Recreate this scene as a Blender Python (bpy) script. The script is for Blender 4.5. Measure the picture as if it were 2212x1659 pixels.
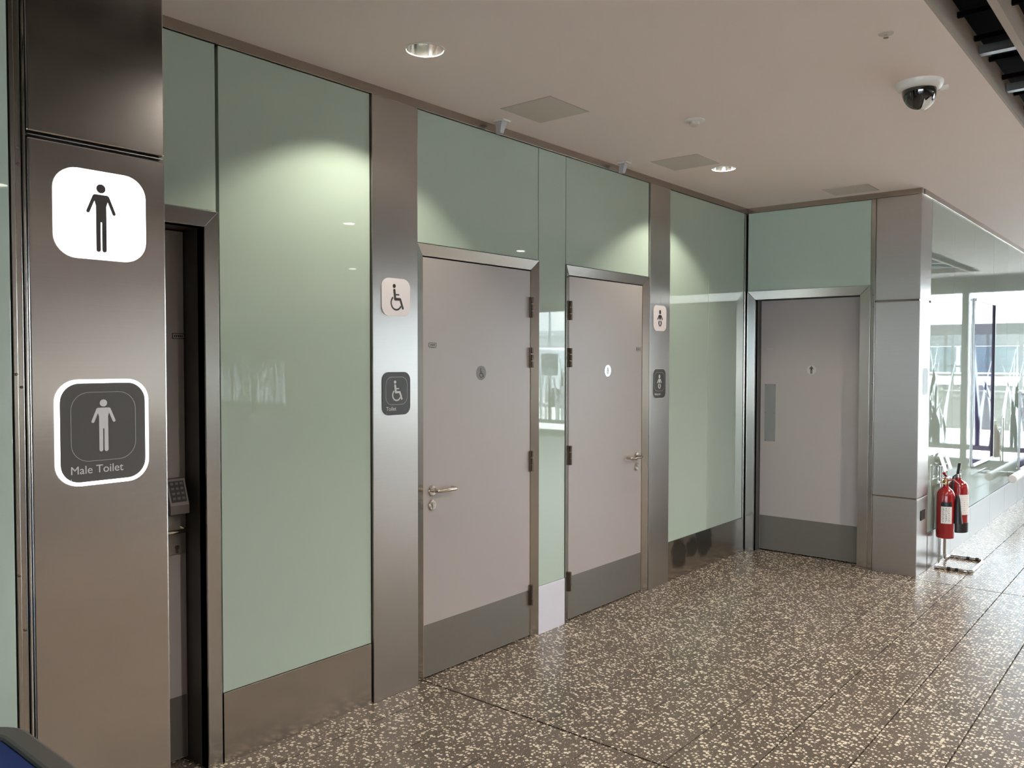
import bpy, bmesh, math, random
from mathutils import Vector, Matrix
random.seed(7)
for o in list(bpy.data.objects): bpy.data.objects.remove(o)
sc = bpy.context.scene
COL = sc.collection
PI = math.pi

# ------------------------------------------------------------------ camera
cam = bpy.data.cameras.new('camera'); camo = bpy.data.objects.new('camera', cam); COL.objects.link(camo)
yaw, pit, rol = math.radians(39.8736), math.radians(-1.6919), math.radians(0.0859)
fw = Vector((-math.sin(yaw)*math.cos(pit), math.cos(yaw)*math.cos(pit), math.sin(pit)))
rt = Vector((math.cos(yaw), math.sin(yaw), 0)); up = rt.cross(fw)
r2 = rt*math.cos(rol)+up*math.sin(rol); u2 = -rt*math.sin(rol)+up*math.cos(rol)
M = Matrix((r2, u2, -fw)).transposed().to_4x4(); M.translation = Vector((2.9474, 0, 1.6))
camo.matrix_world = M
cam.sensor_fit = 'HORIZONTAL'; cam.sensor_width = 36; cam.lens = 1791.87/2212*36
cam.clip_start = 0.05; cam.clip_end = 600
sc.camera = camo

# ------------------------------------------------------------------ sky, exposure
world = bpy.data.worlds.new('sky'); sc.world = world; world.use_nodes = True
nt = world.node_tree; nt.nodes.clear()
wo = nt.nodes.new('ShaderNodeOutputWorld'); bg = nt.nodes.new('ShaderNodeBackground')
tc = nt.nodes.new('ShaderNodeTexCoord'); nz = nt.nodes.new('ShaderNodeTexNoise'); rp = nt.nodes.new('ShaderNodeValToRGB')
nz.inputs['Scale'].default_value = 3.5; nz.inputs['Detail'].default_value = 5
rp.color_ramp.elements[0].position = 0.40; rp.color_ramp.elements[0].color = (0.52, 0.70, 0.95, 1)
rp.color_ramp.elements[1].position = 0.58; rp.color_ramp.elements[1].color = (0.95, 0.97, 1.0, 1)
nt.links.new(tc.outputs['Generated'], nz.inputs['Vector']); nt.links.new(nz.outputs['Fac'], rp.inputs['Fac'])
nt.links.new(rp.outputs['Color'], bg.inputs['Color']); nt.links.new(bg.outputs['Background'], wo.inputs['Surface'])
SKY = 11.5
bg.inputs['Strength'].default_value = SKY
sc.view_settings.view_transform = 'Standard'; sc.view_settings.look = 'None'
sc.view_settings.exposure = 0.22; sc.view_settings.gamma = 1.0; sc.view_settings.use_curve_mapping = False
sun = bpy.data.lights.new('sun', 'SUN'); sun.energy = 100.0; sun.angle = math.radians(2); sun.color = (1.0, 0.95, 0.88)
suno = bpy.data.objects.new('sun', sun); COL.objects.link(suno)
suno.rotation_euler = Vector((-0.57, 0.0, -0.82)).to_track_quat('-Z', 'Y').to_euler()
DOWN_W = 42.0       # recessed downlights in the toilet lobby
PEND_W = 240.0       # downlights hung in the open baffle ceiling, and added fill rows

# ------------------------------------------------------------------ key dimensions (metres)
L = 6.5675          # end wall
W = 1.344           # glazed wall past the corner column
WD = 1.2            # glazed wall left of the sign column
ZC = 2.853          # ceiling
ZT = 2.811          # underside of steel top trim
ZK = 0.281          # top of kick panels
F = 14.15           # far facade
XE = 22.0; YB = -9.0

# ------------------------------------------------------------------ materials
def newmat(n):
    m = bpy.data.materials.new(n); m.use_nodes = True
    return m, m.node_tree, m.node_tree.nodes['Principled BSDF']
def mat(n, col, rough=0.5, metal=0.0, var=0.04, scale=20.0, bump=0.0, emit=0.0, spec=0.5, coat=0.0):
    m, t, b = newmat(n)
    b.inputs['Roughness'].default_value = rough; b.inputs['Metallic'].default_value = metal
    b.inputs['Specular IOR Level'].default_value = spec
    b.inputs['Coat Weight'].default_value = coat; b.inputs['Coat Roughness'].default_value = 0.05
    c = t.nodes.new('ShaderNodeTexCoord'); no = t.nodes.new('ShaderNodeTexNoise'); r = t.nodes.new('ShaderNodeValToRGB')
    no.inputs['Scale'].default_value = scale; no.inputs['Detail'].default_value = 3
    r.color_ramp.elements[0].color = tuple(max(0, x*(1-var)) for x in col)+(1,)
    r.color_ramp.elements[1].color = tuple(min(1, x*(1+var)) for x in col)+(1,)
    t.links.new(c.outputs['Object'], no.inputs['Vector']); t.links.new(no.outputs['Fac'], r.inputs['Fac'])
    t.links.new(r.outputs['Color'], b.inputs['Base Color'])
    if bump:
        bp = t.nodes.new('ShaderNodeBump'); bp.inputs['Strength'].default_value = bump; bp.inputs['Distance'].default_value = 0.002
        t.links.new(no.outputs['Fac'], bp.inputs['Height']); t.links.new(bp.outputs['Normal'], b.inputs['Normal'])
    if emit:
        b.inputs['Emission Color'].default_value = tuple(col)+(1,); b.inputs['Emission Strength'].default_value = emit
    return m
def steelmat(n, col=(0.50, 0.47, 0.45), rough=0.30, aniso=0.75, streak=0.10, wave=0.0, vertical=False):
    # brushed stainless: grain stretched along the brushing direction
    m, t, b = newmat(n)
    b.inputs['Metallic'].default_value = 1.0
    b.inputs['Anisotropic'].default_value = aniso
    c = t.nodes.new('ShaderNodeTexCoord'); mp = t.nodes.new('ShaderNodeMapping'); no = t.nodes.new('ShaderNodeTexNoise')
    mp.inputs['Scale'].default_value = (300, 300, 4) if vertical else (3, 3, 400)
    no.inputs['Scale'].default_value = 1.0; no.inputs['Detail'].default_value = 4
    r = t.nodes.new('ShaderNodeMapRange')
    r.inputs['To Min'].default_value = rough*(1-streak); r.inputs['To Max'].default_value = rough*(1+streak)
    r2_ = t.nodes.new('ShaderNodeValToRGB')
    r2_.color_ramp.elements[0].color = tuple(x*0.93 for x in col)+(1,); r2_.color_ramp.elements[1].color = tuple(x*1.07 for x in col)+(1,)
    t.links.new(c.outputs['Object'], mp.inputs['Vector']); t.links.new(mp.outputs['Vector'], no.inputs['Vector'])
    t.links.new(no.outputs['Fac'], r.inputs['Value']); t.links.new(r.outputs['Result'], b.inputs['Roughness'])
    t.links.new(no.outputs['Fac'], r2_.inputs['Fac']); t.links.new(r2_.outputs['Color'], b.inputs['Base Color'])
    tg = t.nodes.new('ShaderNodeTangent'); tg.direction_type = 'RADIAL'; tg.axis = 'Z'
    t.links.new(tg.outputs['Tangent'], b.inputs['Tangent'])
    if vertical: b.inputs['Anisotropic Rotation'].default_value = 0.25
    if wave:
        n2 = t.nodes.new('ShaderNodeTexNoise'); n2.inputs['Scale'].default_value = 2.2; n2.inputs['Detail'].default_value = 1
        bp = t.nodes.new('ShaderNodeBump'); bp.inputs['Strength'].default_value = wave; bp.inputs['Distance'].default_value = 0.02
        t.links.new(c.outputs['Object'], n2.inputs['Vector']); t.links.new(n2.outputs['Fac'], bp.inputs['Height'])
        t.links.new(bp.outputs['Normal'], b.inputs['Normal'])
    return m
def terrazzo(n):
    m, t, b = newmat(n)
    c = t.nodes.new('ShaderNodeTexCoord')
    dn = t.nodes.new('ShaderNodeTexNoise'); dn.inputs['Scale'].default_value = 55; dn.inputs['Detail'].default_value = 2
    sub = t.nodes.new('ShaderNodeVectorMath'); sub.operation = 'MULTIPLY_ADD'
    sub.inputs[1].default_value = (0.012, 0.012, 0); 
    t.links.new(c.outputs['Object'], sub.inputs[2]); t.links.new(dn.outputs['Color'], sub.inputs[0]); t.links.new(c.outputs['Object'], dn.inputs['Vector'])
    def chips(scale, lo, hi):
        v = t.nodes.new('ShaderNodeTexVoronoi'); v.inputs['Scale'].default_value = scale; v.voronoi_dimensions = '2D'
        t.links.new(sub.outputs['Vector'], v.inputs['Vector'])
        sx = t.nodes.new('ShaderNodeSeparateColor'); t.links.new(v.outputs['Color'], sx.inputs['Color'])
        mr = t.nodes.new('ShaderNodeMapRange'); mr.inputs['To Min'].default_value = lo; mr.inputs['To Max'].default_value = hi
        t.links.new(sx.outputs['Red'], mr.inputs['Value'])
        s = t.nodes.new('ShaderNodeMath'); s.operation = 'SUBTRACT'
        t.links.new(mr.outputs['Result'], s.inputs[0]); t.links.new(v.outputs['Distance'], s.inputs[1])
        g = t.nodes.new('ShaderNodeMapRange'); g.inputs['From Min'].default_value = -0.02; g.inputs['From Max'].default_value = 0.03
        t.links.new(s.outputs['Value'], g.inputs['Value'])
        return g.outputs['Result'], sx.outputs['Green']
    f1, g1 = chips(65, -0.26, 0.53)
    f2, g2 = chips(170, -0.30, 0.40)
    base = t.nodes.new('ShaderNodeTexNoise'); base.inputs['Scale'].default_value = 2.0; base.inputs['Detail'].default_value = 6
    t.links.new(c.outputs['Object'], base.inputs['Vector'])
    rb = t.nodes.new('ShaderNodeValToRGB')
    rb.color_ramp.elements[0].position = 0.3; rb.color_ramp.elements[0].color = (0.092, 0.073, 0.058, 1)
    rb.color_ramp.elements[1].position = 0.7; rb.color_ramp.elements[1].color = (0.138, 0.112, 0.093, 1)
    t.links.new(base.outputs['Fac'], rb.inputs['Fac'])
    cc = t.nodes.new('ShaderNodeValToRGB')
    cc.color_ramp.elements[0].color = (0.58, 0.48, 0.37, 1); cc.color_ramp.elements[1].color = (0.83, 0.76, 0.63, 1)
    t.links.new(g1, cc.inputs['Fac'])
    c2 = t.nodes.new('ShaderNodeValToRGB')
    c2.color_ramp.elements[0].color = (0.07, 0.055, 0.045, 1); c2.color_ramp.elements[1].color = (0.40, 0.33, 0.26, 1)
    t.links.new(g2, c2.inputs['Fac'])
    m1 = t.nodes.new('ShaderNodeMix'); m1.data_type = 'RGBA'; m2 = t.nodes.new('ShaderNodeMix'); m2.data_type = 'RGBA'
    t.links.new(f2, m1.inputs['Factor']); t.links.new(rb.outputs['Color'], m1.inputs['A']); t.links.new(c2.outputs['Color'], m1.inputs['B'])
    t.links.new(f1, m2.inputs['Factor']); t.links.new(m1.outputs['Result'], m2.inputs['A']); t.links.new(cc.outputs['Color'], m2.inputs['B'])
    t.links.new(m2.outputs['Result'], b.inputs['Base Color'])
    b.inputs['Roughness'].default_value = 0.27
    return m
def paneglass(n, tint=(0.93, 0.97, 0.96)):
    m = bpy.data.materials.new(n); m.use_nodes = True; t = m.node_tree; t.nodes.clear()
    o = t.nodes.new('ShaderNodeOutputMaterial'); mx = t.nodes.new('ShaderNodeMixShader'); fr = t.nodes.new('ShaderNodeFresnel')
    tr = t.nodes.new('ShaderNodeBsdfTransparent'); gl = t.nodes.new('ShaderNodeBsdfGlossy')
    tr.inputs['Color'].default_value = tint+(1,); gl.inputs['Roughness'].default_value = 0.0; fr.inputs['IOR'].default_value = 1.45
    t.links.new(fr.outputs['Fac'], mx.inputs['Fac']); t.links.new(tr.outputs[0], mx.inputs[1]); t.links.new(gl.outputs[0], mx.inputs[2])
    t.links.new(mx.outputs[0], o.inputs['Surface'])
    return m
def curtainmat(n):
    m, t, b = newmat(n)
    c = t.nodes.new('ShaderNodeTexCoord'); mp = t.nodes.new('ShaderNodeMapping'); mp.inputs['Scale'].default_value = (6, 6, 0.5)
    no = t.nodes.new('ShaderNodeTexNoise'); r = t.nodes.new('ShaderNodeValToRGB')
    r.color_ramp.elements[0].position = 0.35; r.color_ramp.elements[0].color = (0.55, 0.42, 0.30, 1)
    r.color_ramp.elements[1].position = 0.62; r.color_ramp.elements[1].color = (0.85, 0.83, 0.80, 1)
    t.links.new(c.outputs['Object'], mp.inputs['Vector']); t.links.new(mp.outputs['Vector'], no.inputs['Vector'])
    t.links.new(no.outputs['Fac'], r.inputs['Fac']); t.links.new(r.outputs['Color'], b.inputs['Base Color'])
    b.inputs['Transmission Weight'].default_value = 0.0; b.inputs['Roughness'].default_value = 0.8
    return m

def frosted(n):
    m = bpy.data.materials.new(n); m.use_nodes = True; t = m.node_tree; t.nodes.clear()
    o = t.nodes.new('ShaderNodeOutputMaterial'); mx = t.nodes.new('ShaderNodeMixShader'); mx.inputs[0].default_value = 0.65
    d = t.nodes.new('ShaderNodeBsdfDiffuse'); tr = t.nodes.new('ShaderNodeBsdfTranslucent')
    d.inputs['Color'].default_value = (0.80, 0.84, 0.86, 1); tr.inputs['Color'].default_value = (0.88, 0.93, 0.95, 1)
    t.links.new(d.outputs[0], mx.inputs[1]); t.links.new(tr.outputs[0], mx.inputs[2]); t.links.new(mx.outputs[0], o.inputs['Surface'])
    return m
MT = dict(
    steel=steelmat('brushed_steel'),
    steel_col=steelmat('brushed_steel_column', rough=0.17, aniso=0.5, wave=0.10),
    steel_glare=mat('painted_glare_steel', (0.70, 0.70, 0.80), 0.30, 0.15, 0.04, 12),  # bare kick steel; bright reflected glare is put into the pale colour
    steel_frame=steelmat('frame_steel', col=(0.47, 0.45, 0.42), rough=0.20, aniso=0.4),
    steel_kick=steelmat('kick_steel', col=(0.46, 0.42, 0.38), rough=0.24, aniso=0.5),
    trim=steelmat('trim_steel', col=(0.42, 0.37, 0.33), rough=0.22, aniso=0.3),
    satin=mat('satin_steel', (0.42, 0.40, 0.37), 0.38, 1.0, 0.05, 60),
    plate=mat('door_plate_steel', (0.20, 0.185, 0.165), 0.45, 0.6, 0.04, 40),
    chrome=mat('polished_chrome', (0.75, 0.74, 0.72), 0.08, 1.0, 0.02),
    handle=mat('handle_steel', (0.62, 0.57, 0.50), 0.18, 1.0, 0.03),
    hinge=mat('hinge_steel', (0.20, 0.16, 0.13), 0.35, 1.0, 0.1, 80),
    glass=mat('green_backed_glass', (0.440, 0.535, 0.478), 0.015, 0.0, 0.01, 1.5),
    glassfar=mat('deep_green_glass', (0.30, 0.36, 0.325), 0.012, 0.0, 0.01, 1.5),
    darkgap=mat('dark_void', (0.012, 0.011, 0.010), 0.8, 0.0),
    door=mat('grey_laminate', (0.400, 0.362, 0.360), 0.33, 0.0, 0.015, 3),
    lipping=mat('wood_lipping', (0.36, 0.20, 0.09), 0.5, 0.0, 0.15, 60),
    ceiling=mat('ceiling_paint', (0.92, 0.825, 0.82), 0.75, 0.0, 0.012, 1.2),
    cpanel=mat('ceiling_grille', (0.66, 0.615, 0.575), 0.7, 0.0, 0.10, 400),
    fascia=mat('fascia_paint', (0.42, 0.37, 0.335), 0.6, 0.0, 0.03, 4),
    fin=mat('baffle_paint', (0.40, 0.33, 0.28), 0.55, 0.0, 0.05, 5),
    void=mat('black_void_paint', (0.004, 0.004, 0.0045), 0.9, 0.0, spec=0.02),
    galv=mat('galvanised_steel', (0.36, 0.39, 0.42), 0.4, 0.9, 0.08, 30),
    floor=terrazzo('terrazzo'),
    grout=mat('joint_filler', (0.028, 0.024, 0.020), 0.8, 0.0),
    white=mat('white_plastic', (0.80, 0.78, 0.77), 0.4),
    signwhite=mat('sign_white', (0.84, 0.78, 0.83), 0.35, 0, 0.01),
    signgrey=mat('sign_mid_grey', (0.085, 0.080, 0.078), 0.45, 0, 0.02),
    discb=mat('disc_matt_grey', (0.50, 0.50, 0.46), 0.6, 0.0),
    keybody=mat('keypad_housing', (0.17, 0.155, 0.14), 0.45, 0.5),
    pushsteel=mat('push_plate_steel', (0.29, 0.30, 0.305), 0.5, 0.4, 0.05, 8),
    discpale=mat('disc_pale_steel', (0.52, 0.52, 0.54), 0.22, 0.7),
    disc=mat('disc_grey', (0.21, 0.20, 0.20), 0.5, 0.3),
    signdark=mat('sign_dark_grey', (0.045, 0.045, 0.046), 0.35, 0, 0.02),
    ink=mat('dark_ink', (0.030, 0.024, 0.024), 0.45),
    inklight=mat('pale_ink', (0.66, 0.65, 0.66), 0.45),
    inkmid=mat('mid_grey_ink', (0.42, 0.41, 0.41), 0.45),
    lit=mat('lit_sign_face', (1.0, 0.98, 1.0), 0.4, 0, 0.0, emit=2.2),
    litrim=mat('lit_sign_rim', (0.98, 0.95, 1.0), 0.4, 0, 0.0, emit=2.6),
    lamp=mat('lamp_lens', (1.0, 0.96, 0.86), 0.4, 0, 0.0, emit=14.0),
    reflector=mat('lamp_reflector', (0.90, 0.88, 0.86), 0.16, 1.0, 0.02),
    black=mat('black_plastic', (0.012, 0.012, 0.013), 0.35),
    dome=mat('smoked_dome', (0.010, 0.010, 0.011), 0.05, 0, 0.0, coat=1.0),
    film=mat('clear_film', (0.62, 0.62, 0.62), 0.15),
    lilac=mat('pale_grey_plastic', (0.40, 0.39, 0.43), 0.4),
    red=mat('extinguisher_red', (0.25, 0.006, 0.008), 0.22, 0, 0.04, 5, coat=0.5),
    brass=mat('brass', (0.55, 0.40, 0.18), 0.25, 1.0),
    label=mat('white_label', (0.72, 0.70, 0.70), 0.45),
    blue=mat('blue_plastic', (0.010, 0.030, 0.16), 0.6, 0, 0.05, 8, spec=0.2),
    bingrey=mat('dark_grey_metal', (0.105, 0.10, 0.095), 0.38, 0.4, 0.05, 10),
    purple=mat('purple_film_glass', (0.075, 0.06, 0.15), 0.02, 0, 0.05, 2),
    frameblk=mat('black_frame', (0.014, 0.013, 0.018), 0.3),
    alum=mat('silver_aluminium', (0.66, 0.68, 0.70), 0.3, 0.9, 0.03),
    mull=mat('mullion_grey', (0.30, 0.31, 0.28), 0.4, 0.2, 0.03),
    wallwhite=mat('hall_white_paint', (0.84, 0.83, 0.81), 0.7, 0, 0.02, 2),
    wallpaint=mat('hall_wall_paint', (0.46, 0.44, 0.41), 0.7, 0, 0.03, 2),
    pane=paneglass('window_glass'),
    reed=frosted('frosted_film'),
    asphalt=mat('asphalt', (0.36, 0.36, 0.365), 0.9, 0, 0.15, 6),
    paving=mat('pale_paving', (0.62, 0.62, 0.61), 0.85, 0, 0.08, 6),
    vanwhite=mat('van_white', (0.80, 0.82, 0.84), 0.3, coat=0.3),
    vanglass=mat('vehicle_glass', (0.05, 0.07, 0.08), 0.05),
    tyre=mat('tyre_rubber', (0.02, 0.02, 0.02), 0.8),
    shelter=mat('shelter_dark_metal', (0.028, 0.030, 0.028), 0.5, 0.0),
    clad=mat('pale_cladding', (0.60, 0.63, 0.64), 0.6, 0, 0.03, 1),
    hill=mat('far_hill', (0.16, 0.24, 0.34), 0.9, 0, 0.15, 0.1),
    curtain=curtainmat('streaked_curtain'),
)

def stainmat(n):
    # steel with two darker smeared stains of their own shape
    m = MT['steel_kick'].copy(); m.name = n; t = m.node_tree; b = t.nodes['Principled BSDF']
    src = b.inputs['Base Color'].links[0].from_socket
    c = t.nodes.new('ShaderNodeTexCoord'); dn = t.nodes.new('ShaderNodeTexNoise'); dn.inputs['Scale'].default_value = 9
    t.links.new(c.outputs['Object'], dn.inputs['Vector'])
    ad = t.nodes.new('ShaderNodeVectorMath'); ad.operation = 'MULTIPLY_ADD'; ad.inputs[1].default_value = (0, 0.16, 0.12)
    t.links.new(dn.outputs['Color'], ad.inputs[0]); t.links.new(c.outputs['Object'], ad.inputs[2])
    fac = None
    for cy_, cz_, r_ in ((5.53, 0.225, 0.13), (5.92, 0.29, 0.16), (5.72, 0.25, 0.09)):
        d = t.nodes.new('ShaderNodeVectorMath'); d.operation = 'DISTANCE'; d.inputs[1].default_value = (0.004, cy_, cz_)
        t.links.new(ad.outputs['Vector'], d.inputs[0])
        mr = t.nodes.new('ShaderNodeMapRange'); mr.inputs['From Min'].default_value = r_; mr.inputs['From Max'].default_value = r_-0.03
        t.links.new(d.outputs['Value'], mr.inputs['Value'])
        if fac is None: fac = mr.outputs['Result']
        else:
            mx = t.nodes.new('ShaderNodeMath'); mx.operation = 'MAXIMUM'; t.links.new(fac, mx.inputs[0]); t.links.new(mr.outputs['Result'], mx.inputs[1]); fac = mx.outputs['Value']
    mi = t.nodes.new('ShaderNodeMix'); mi.data_type = 'RGBA'; mi.inputs['B'].default_value = (0.16, 0.15, 0.14, 1)
    t.links.new(fac, mi.inputs['Factor']); t.links.new(src, mi.inputs['A']); t.links.new(mi.outputs['Result'], b.inputs['Base Color'])
    return m
MT['steel_stain'] = stainmat('stained_kick_steel')

# ------------------------------------------------------------------ mesh helpers
def box(bm, x0, x1, y0, y1, z0, z1):
    v = [bm.verts.new(p) for p in ((x0,y0,z0),(x1,y0,z0),(x1,y1,z0),(x0,y1,z0),(x0,y0,z1),(x1,y0,z1),(x1,y1,z1),(x0,y1,z1))]
    for f in ((0,3,2,1),(4,5,6,7),(0,1,5,4),(1,2,6,5),(2,3,7,6),(3,0,4,7)): bm.faces.new([v[i] for i in f])
def prism(bm, pts, ext):
    """closed polygon (3-D points) extruded by vector ext"""
    a = [bm.verts.new(p) for p in pts]; e = Vector(ext); b = [bm.verts.new(Vector(p)+e) for p in pts]
    n = len(a)
    bm.faces.new(a); bm.faces.new(list(reversed(b)))
    for i in range(n): bm.faces.new((a[i], b[i], b[(i+1)%n], a[(i+1)%n]))
def tube(bm, path, r, seg=12, caps=True):
    path = [Vector(p) for p in path]; rings = []
    prevn = None
    for i, p in enumerate(path):
        d = (path[min(i+1, len(path)-1)]-path[max(i-1, 0)]).normalized()
        n = prevn if prevn is not None else (Vector((0,0,1)) if abs(d.z) < 0.9 else Vector((1,0,0)))
        n = (n-d*n.dot(d)).normalized(); b = d.cross(n); prevn = n
        rr = r[i] if isinstance(r, (list, tuple)) else r
        rings.append([bm.verts.new(p+(n*math.cos(2*PI*k/seg)+b*math.sin(2*PI*k/seg))*rr) for k in range(seg)])
    for a, b in zip(rings, rings[1:]):
        for k in range(seg): bm.faces.new((a[k], a[(k+1)%seg], b[(k+1)%seg], b[k]))
    if caps:
        bm.faces.new(list(reversed(rings[0]))); bm.faces.new(rings[-1])
def lathe(bm, prof, c=(0,0,0), axis='Z', seg=32, cap=True):
    """prof: list of (radius, height)"""
    c = Vector(c); rings = []
    for r, h in prof:
        ring = []
        for k in range(seg):
            a = 2*PI*k/seg; u, v = r*math.cos(a), r*math.sin(a)
            p = {'Z': (u, v, h), 'X': (h, u, v), 'Y': (v, h, u)}[axis]
            ring.append(bm.verts.new(c+Vector(p)))
        rings.append(ring)
    for a, b in zip(rings, rings[1:]):
        for k in range(seg): bm.faces.new((a[k], a[(k+1)%seg], b[(k+1)%seg], b[k]))
    if cap:
        if prof[0][0] > 1e-5: bm.faces.new(list(reversed(rings[0])))
        if prof[-1][0] > 1e-5: bm.faces.new(rings[-1])
def obj(name, bm, m, parent=None, bevel=0.0, smooth=False, segs=2):
    bmesh.ops.recalc_face_normals(bm, faces=bm.faces)
    me = bpy.data.meshes.new(name); bm.to_mesh(me); bm.free()
    if smooth:
        for p in me.polygons: p.use_smooth = True
    me.materials.append(MT[m])
    o = bpy.data.objects.new(name, me); COL.objects.link(o)
    if parent:
        o.parent = parent; o.matrix_parent_inverse = parent.matrix_basis.inverted()
    if bevel:
        md = o.modifiers.new('bevel', 'BEVEL'); md.width = bevel; md.segments = segs; md.limit_method = 'ANGLE'
    if smooth:
        md = o.modifiers.new('split', 'EDGE_SPLIT'); md.split_angle = math.radians(40)
    return o
def bx(name, ext, m, parent=None, bevel=0.0):
    bm = bmesh.new(); box(bm, *ext); return obj(name, bm, m, parent, bevel)
def tag(o, label, cat, group=None, kind=None):
    o['label'] = label; o['category'] = cat
    if group: o['group'] = group
    if kind: o['kind'] = kind
    return o
def thing(name, label, cat, loc=(0,0,0), group=None, kind=None):
    o = bpy.data.objects.new(name, None); COL.objects.link(o); o.location = loc; o.empty_display_size = 0.1
    o.matrix_basis = Matrix.Translation(Vector(loc))
    return tag(o, label, cat, group, kind)
class Plane:
    """flat drawing plane: origin, right, up, normal"""
    def __init__(s, o, r, n): s.o, s.r, s.u, s.n = Vector(o), Vector(r), Vector((0,0,1)), Vector(n)
    def p(s, a, b, d=0): return s.o+s.r*a+s.u*b+s.n*d
def onA(y, z, x=0.0): return Plane((x, y, z), (0,1,0), (1,0,0))
def onB(x, z, y=L): return Plane((x, y, z), (1,0,0), (0,-1,0))
STEP = [0]
def flat(bm, pl, pts, d0, d1):
    # tiny steps keep overlapping strokes of one pictogram from being coplanar
    STEP[0] = (STEP[0]+1) % 7; d1 += STEP[0]*0.00007; prism(bm, [pl.p(a, b, d0) for a, b in pts], pl.n*(d1-d0))
def rrect(w, h, r, n=8, cx=0, cy=0):
    pts = []
    for sx, sy, a0 in ((1,1,0),(-1,1,90),(-1,-1,180),(1,-1,270)):
        for k in range(n+1):
            a = math.radians(a0+90*k/n)
            pts.append((cx+sx*(w/2-r)+r*math.cos(a), cy+sy*(h/2-r)+r*math.sin(a)))
    return pts
def circ(cx, cy, r, n=24): return [(cx+r*math.cos(2*PI*k/n), cy+r*math.sin(2*PI*k/n)) for k in range(n)]
def caps(x0, y0, x1, y1, r, n=8):
    a = math.atan2(y1-y0, x1-x0)
    return [(x1+r*math.cos(a-PI/2+PI*k/n), y1+r*math.sin(a-PI/2+PI*k/n)) for k in range(n+1)] + \
           [(x0+r*math.cos(a+PI/2+PI*k/n), y0+r*math.sin(a+PI/2+PI*k/n)) for k in range(n+1)]
def arcband(bm, pl, cx, cy, r0, r1, a0, a1, d0, d1, n=24):
    for k in range(n):
        b0, b1 = math.radians(a0+(a1-a0)*k/n), math.radians(a0+(a1-a0)*(k+1)/n)
        flat(bm, pl, [(cx+r0*math.cos(b0), cy+r0*math.sin(b0)), (cx+r1*math.cos(b0), cy+r1*math.sin(b0)),
                      (cx+r1*math.cos(b1), cy+r1*math.sin(b1)), (cx+r0*math.cos(b1), cy+r0*math.sin(b1))], d0, d1)
def ringband(bm, pl, outer, inner, d0, d1):
    n = len(outer)
    for i in range(n):
        flat(bm, pl, [outer[i], outer[(i+1)%n], inner[(i+1)%n], inner[i]], d0, d1)
def man(bm, pl, s, d0, d1, fat=1.0):
    """standing figure, total height s, centred on plane origin"""
    q = lambda pts: flat(bm, pl, [(a*s, b*s) for a, b in pts], d0, d1)
    q(circ(0, 0.435, 0.066*fat**0.3))
    w = 0.075*fat
    q([(-w-0.045, 0.325), (-w-0.02, 0.345), (w+0.02, 0.345), (w+0.045, 0.325), (w, 0.18), (w, -0.06), (-w, -0.06), (-w, 0.18)])
    for sg in (-1, 1):
        q(caps(sg*(w+0.022), 0.315, sg*(w+0.115), 0.085, 0.024*fat))
        q(caps(sg*0.043*fat, -0.05, sg*0.043*fat, -0.47, 0.032*fat))
def wheel(bm, pl, s, d0, d1):
    q = lambda pts: flat(bm, pl, [(a*s, b*s) for a, b in pts], d0, d1)
    q(circ(-0.10, 0.42, 0.075))
    q(caps(-0.095, 0.26, -0.055, -0.07, 0.055)); q(caps(-0.055, -0.07, 0.20, -0.07, 0.050))
    q(caps(0.20, -0.07, 0.33, -0.40, 0.048)); q(caps(-0.06, 0.10, 0.13, 0.10, 0.028))
    arcband(bm, pl, 0.0*s, -0.21*s, 0.225*s, 0.29*s, 128, 335, d0, d1)
def baby(bm, pl, s, d0, d1):
    q = lambda pts: flat(bm, pl, [(a*s, b*s) for a, b in pts], d0, d1)
    q([(a*0.9, 0.36+(b-0.36)*1.1) for a, b in circ(0, 0.36, 0.125)])
    q([(-0.10, 0.19), (0.10, 0.19), (0.11, 0.12), (0.095, -0.08), (-0.095, -0.08), (-0.11, 0.12)])
    for sg in (-1, 1):
        q(caps(sg*0.12, 0.15, sg*0.26, -0.06, 0.045))
        q(caps(sg*0.10, -0.19, sg*0.15, -0.30, 0.055)); q(caps(sg*0.15, -0.31, sg*0.06, -0.45, 0.045))
def text(name, body, size, pl, m, parent, depth=0.0006, d=0.0):
    cu = bpy.data.curves.new(name, 'FONT'); cu.body = body; cu.size = size; cu.extrude = depth/2
    to = bpy.data.objects.new(name, cu); COL.objects.link(to)
    dg = bpy.context.evaluated_depsgraph_get()
    me = bpy.data.meshes.new_from_object(to.evaluated_get(dg)); COL.objects.unlink(to); bpy.data.objects.remove(to)
    me.materials.clear(); me.materials.append(MT[m])
    mw = Matrix((pl.r, pl.u, pl.n)).transposed().to_4x4(); mw.translation = pl.p(0, 0, d)
    me.transform(mw)
    o = bpy.data.objects.new(name, me); COL.objects.link(o); o.parent = parent; o.matrix_parent_inverse = parent.matrix_basis.inverted()
    return o
def copytree(o, parent=None):
    c = o.copy(); COL.objects.link(c)
    if parent is not None: c.parent = parent
    for ch in o.children: copytree(ch, c)
    return c

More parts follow.
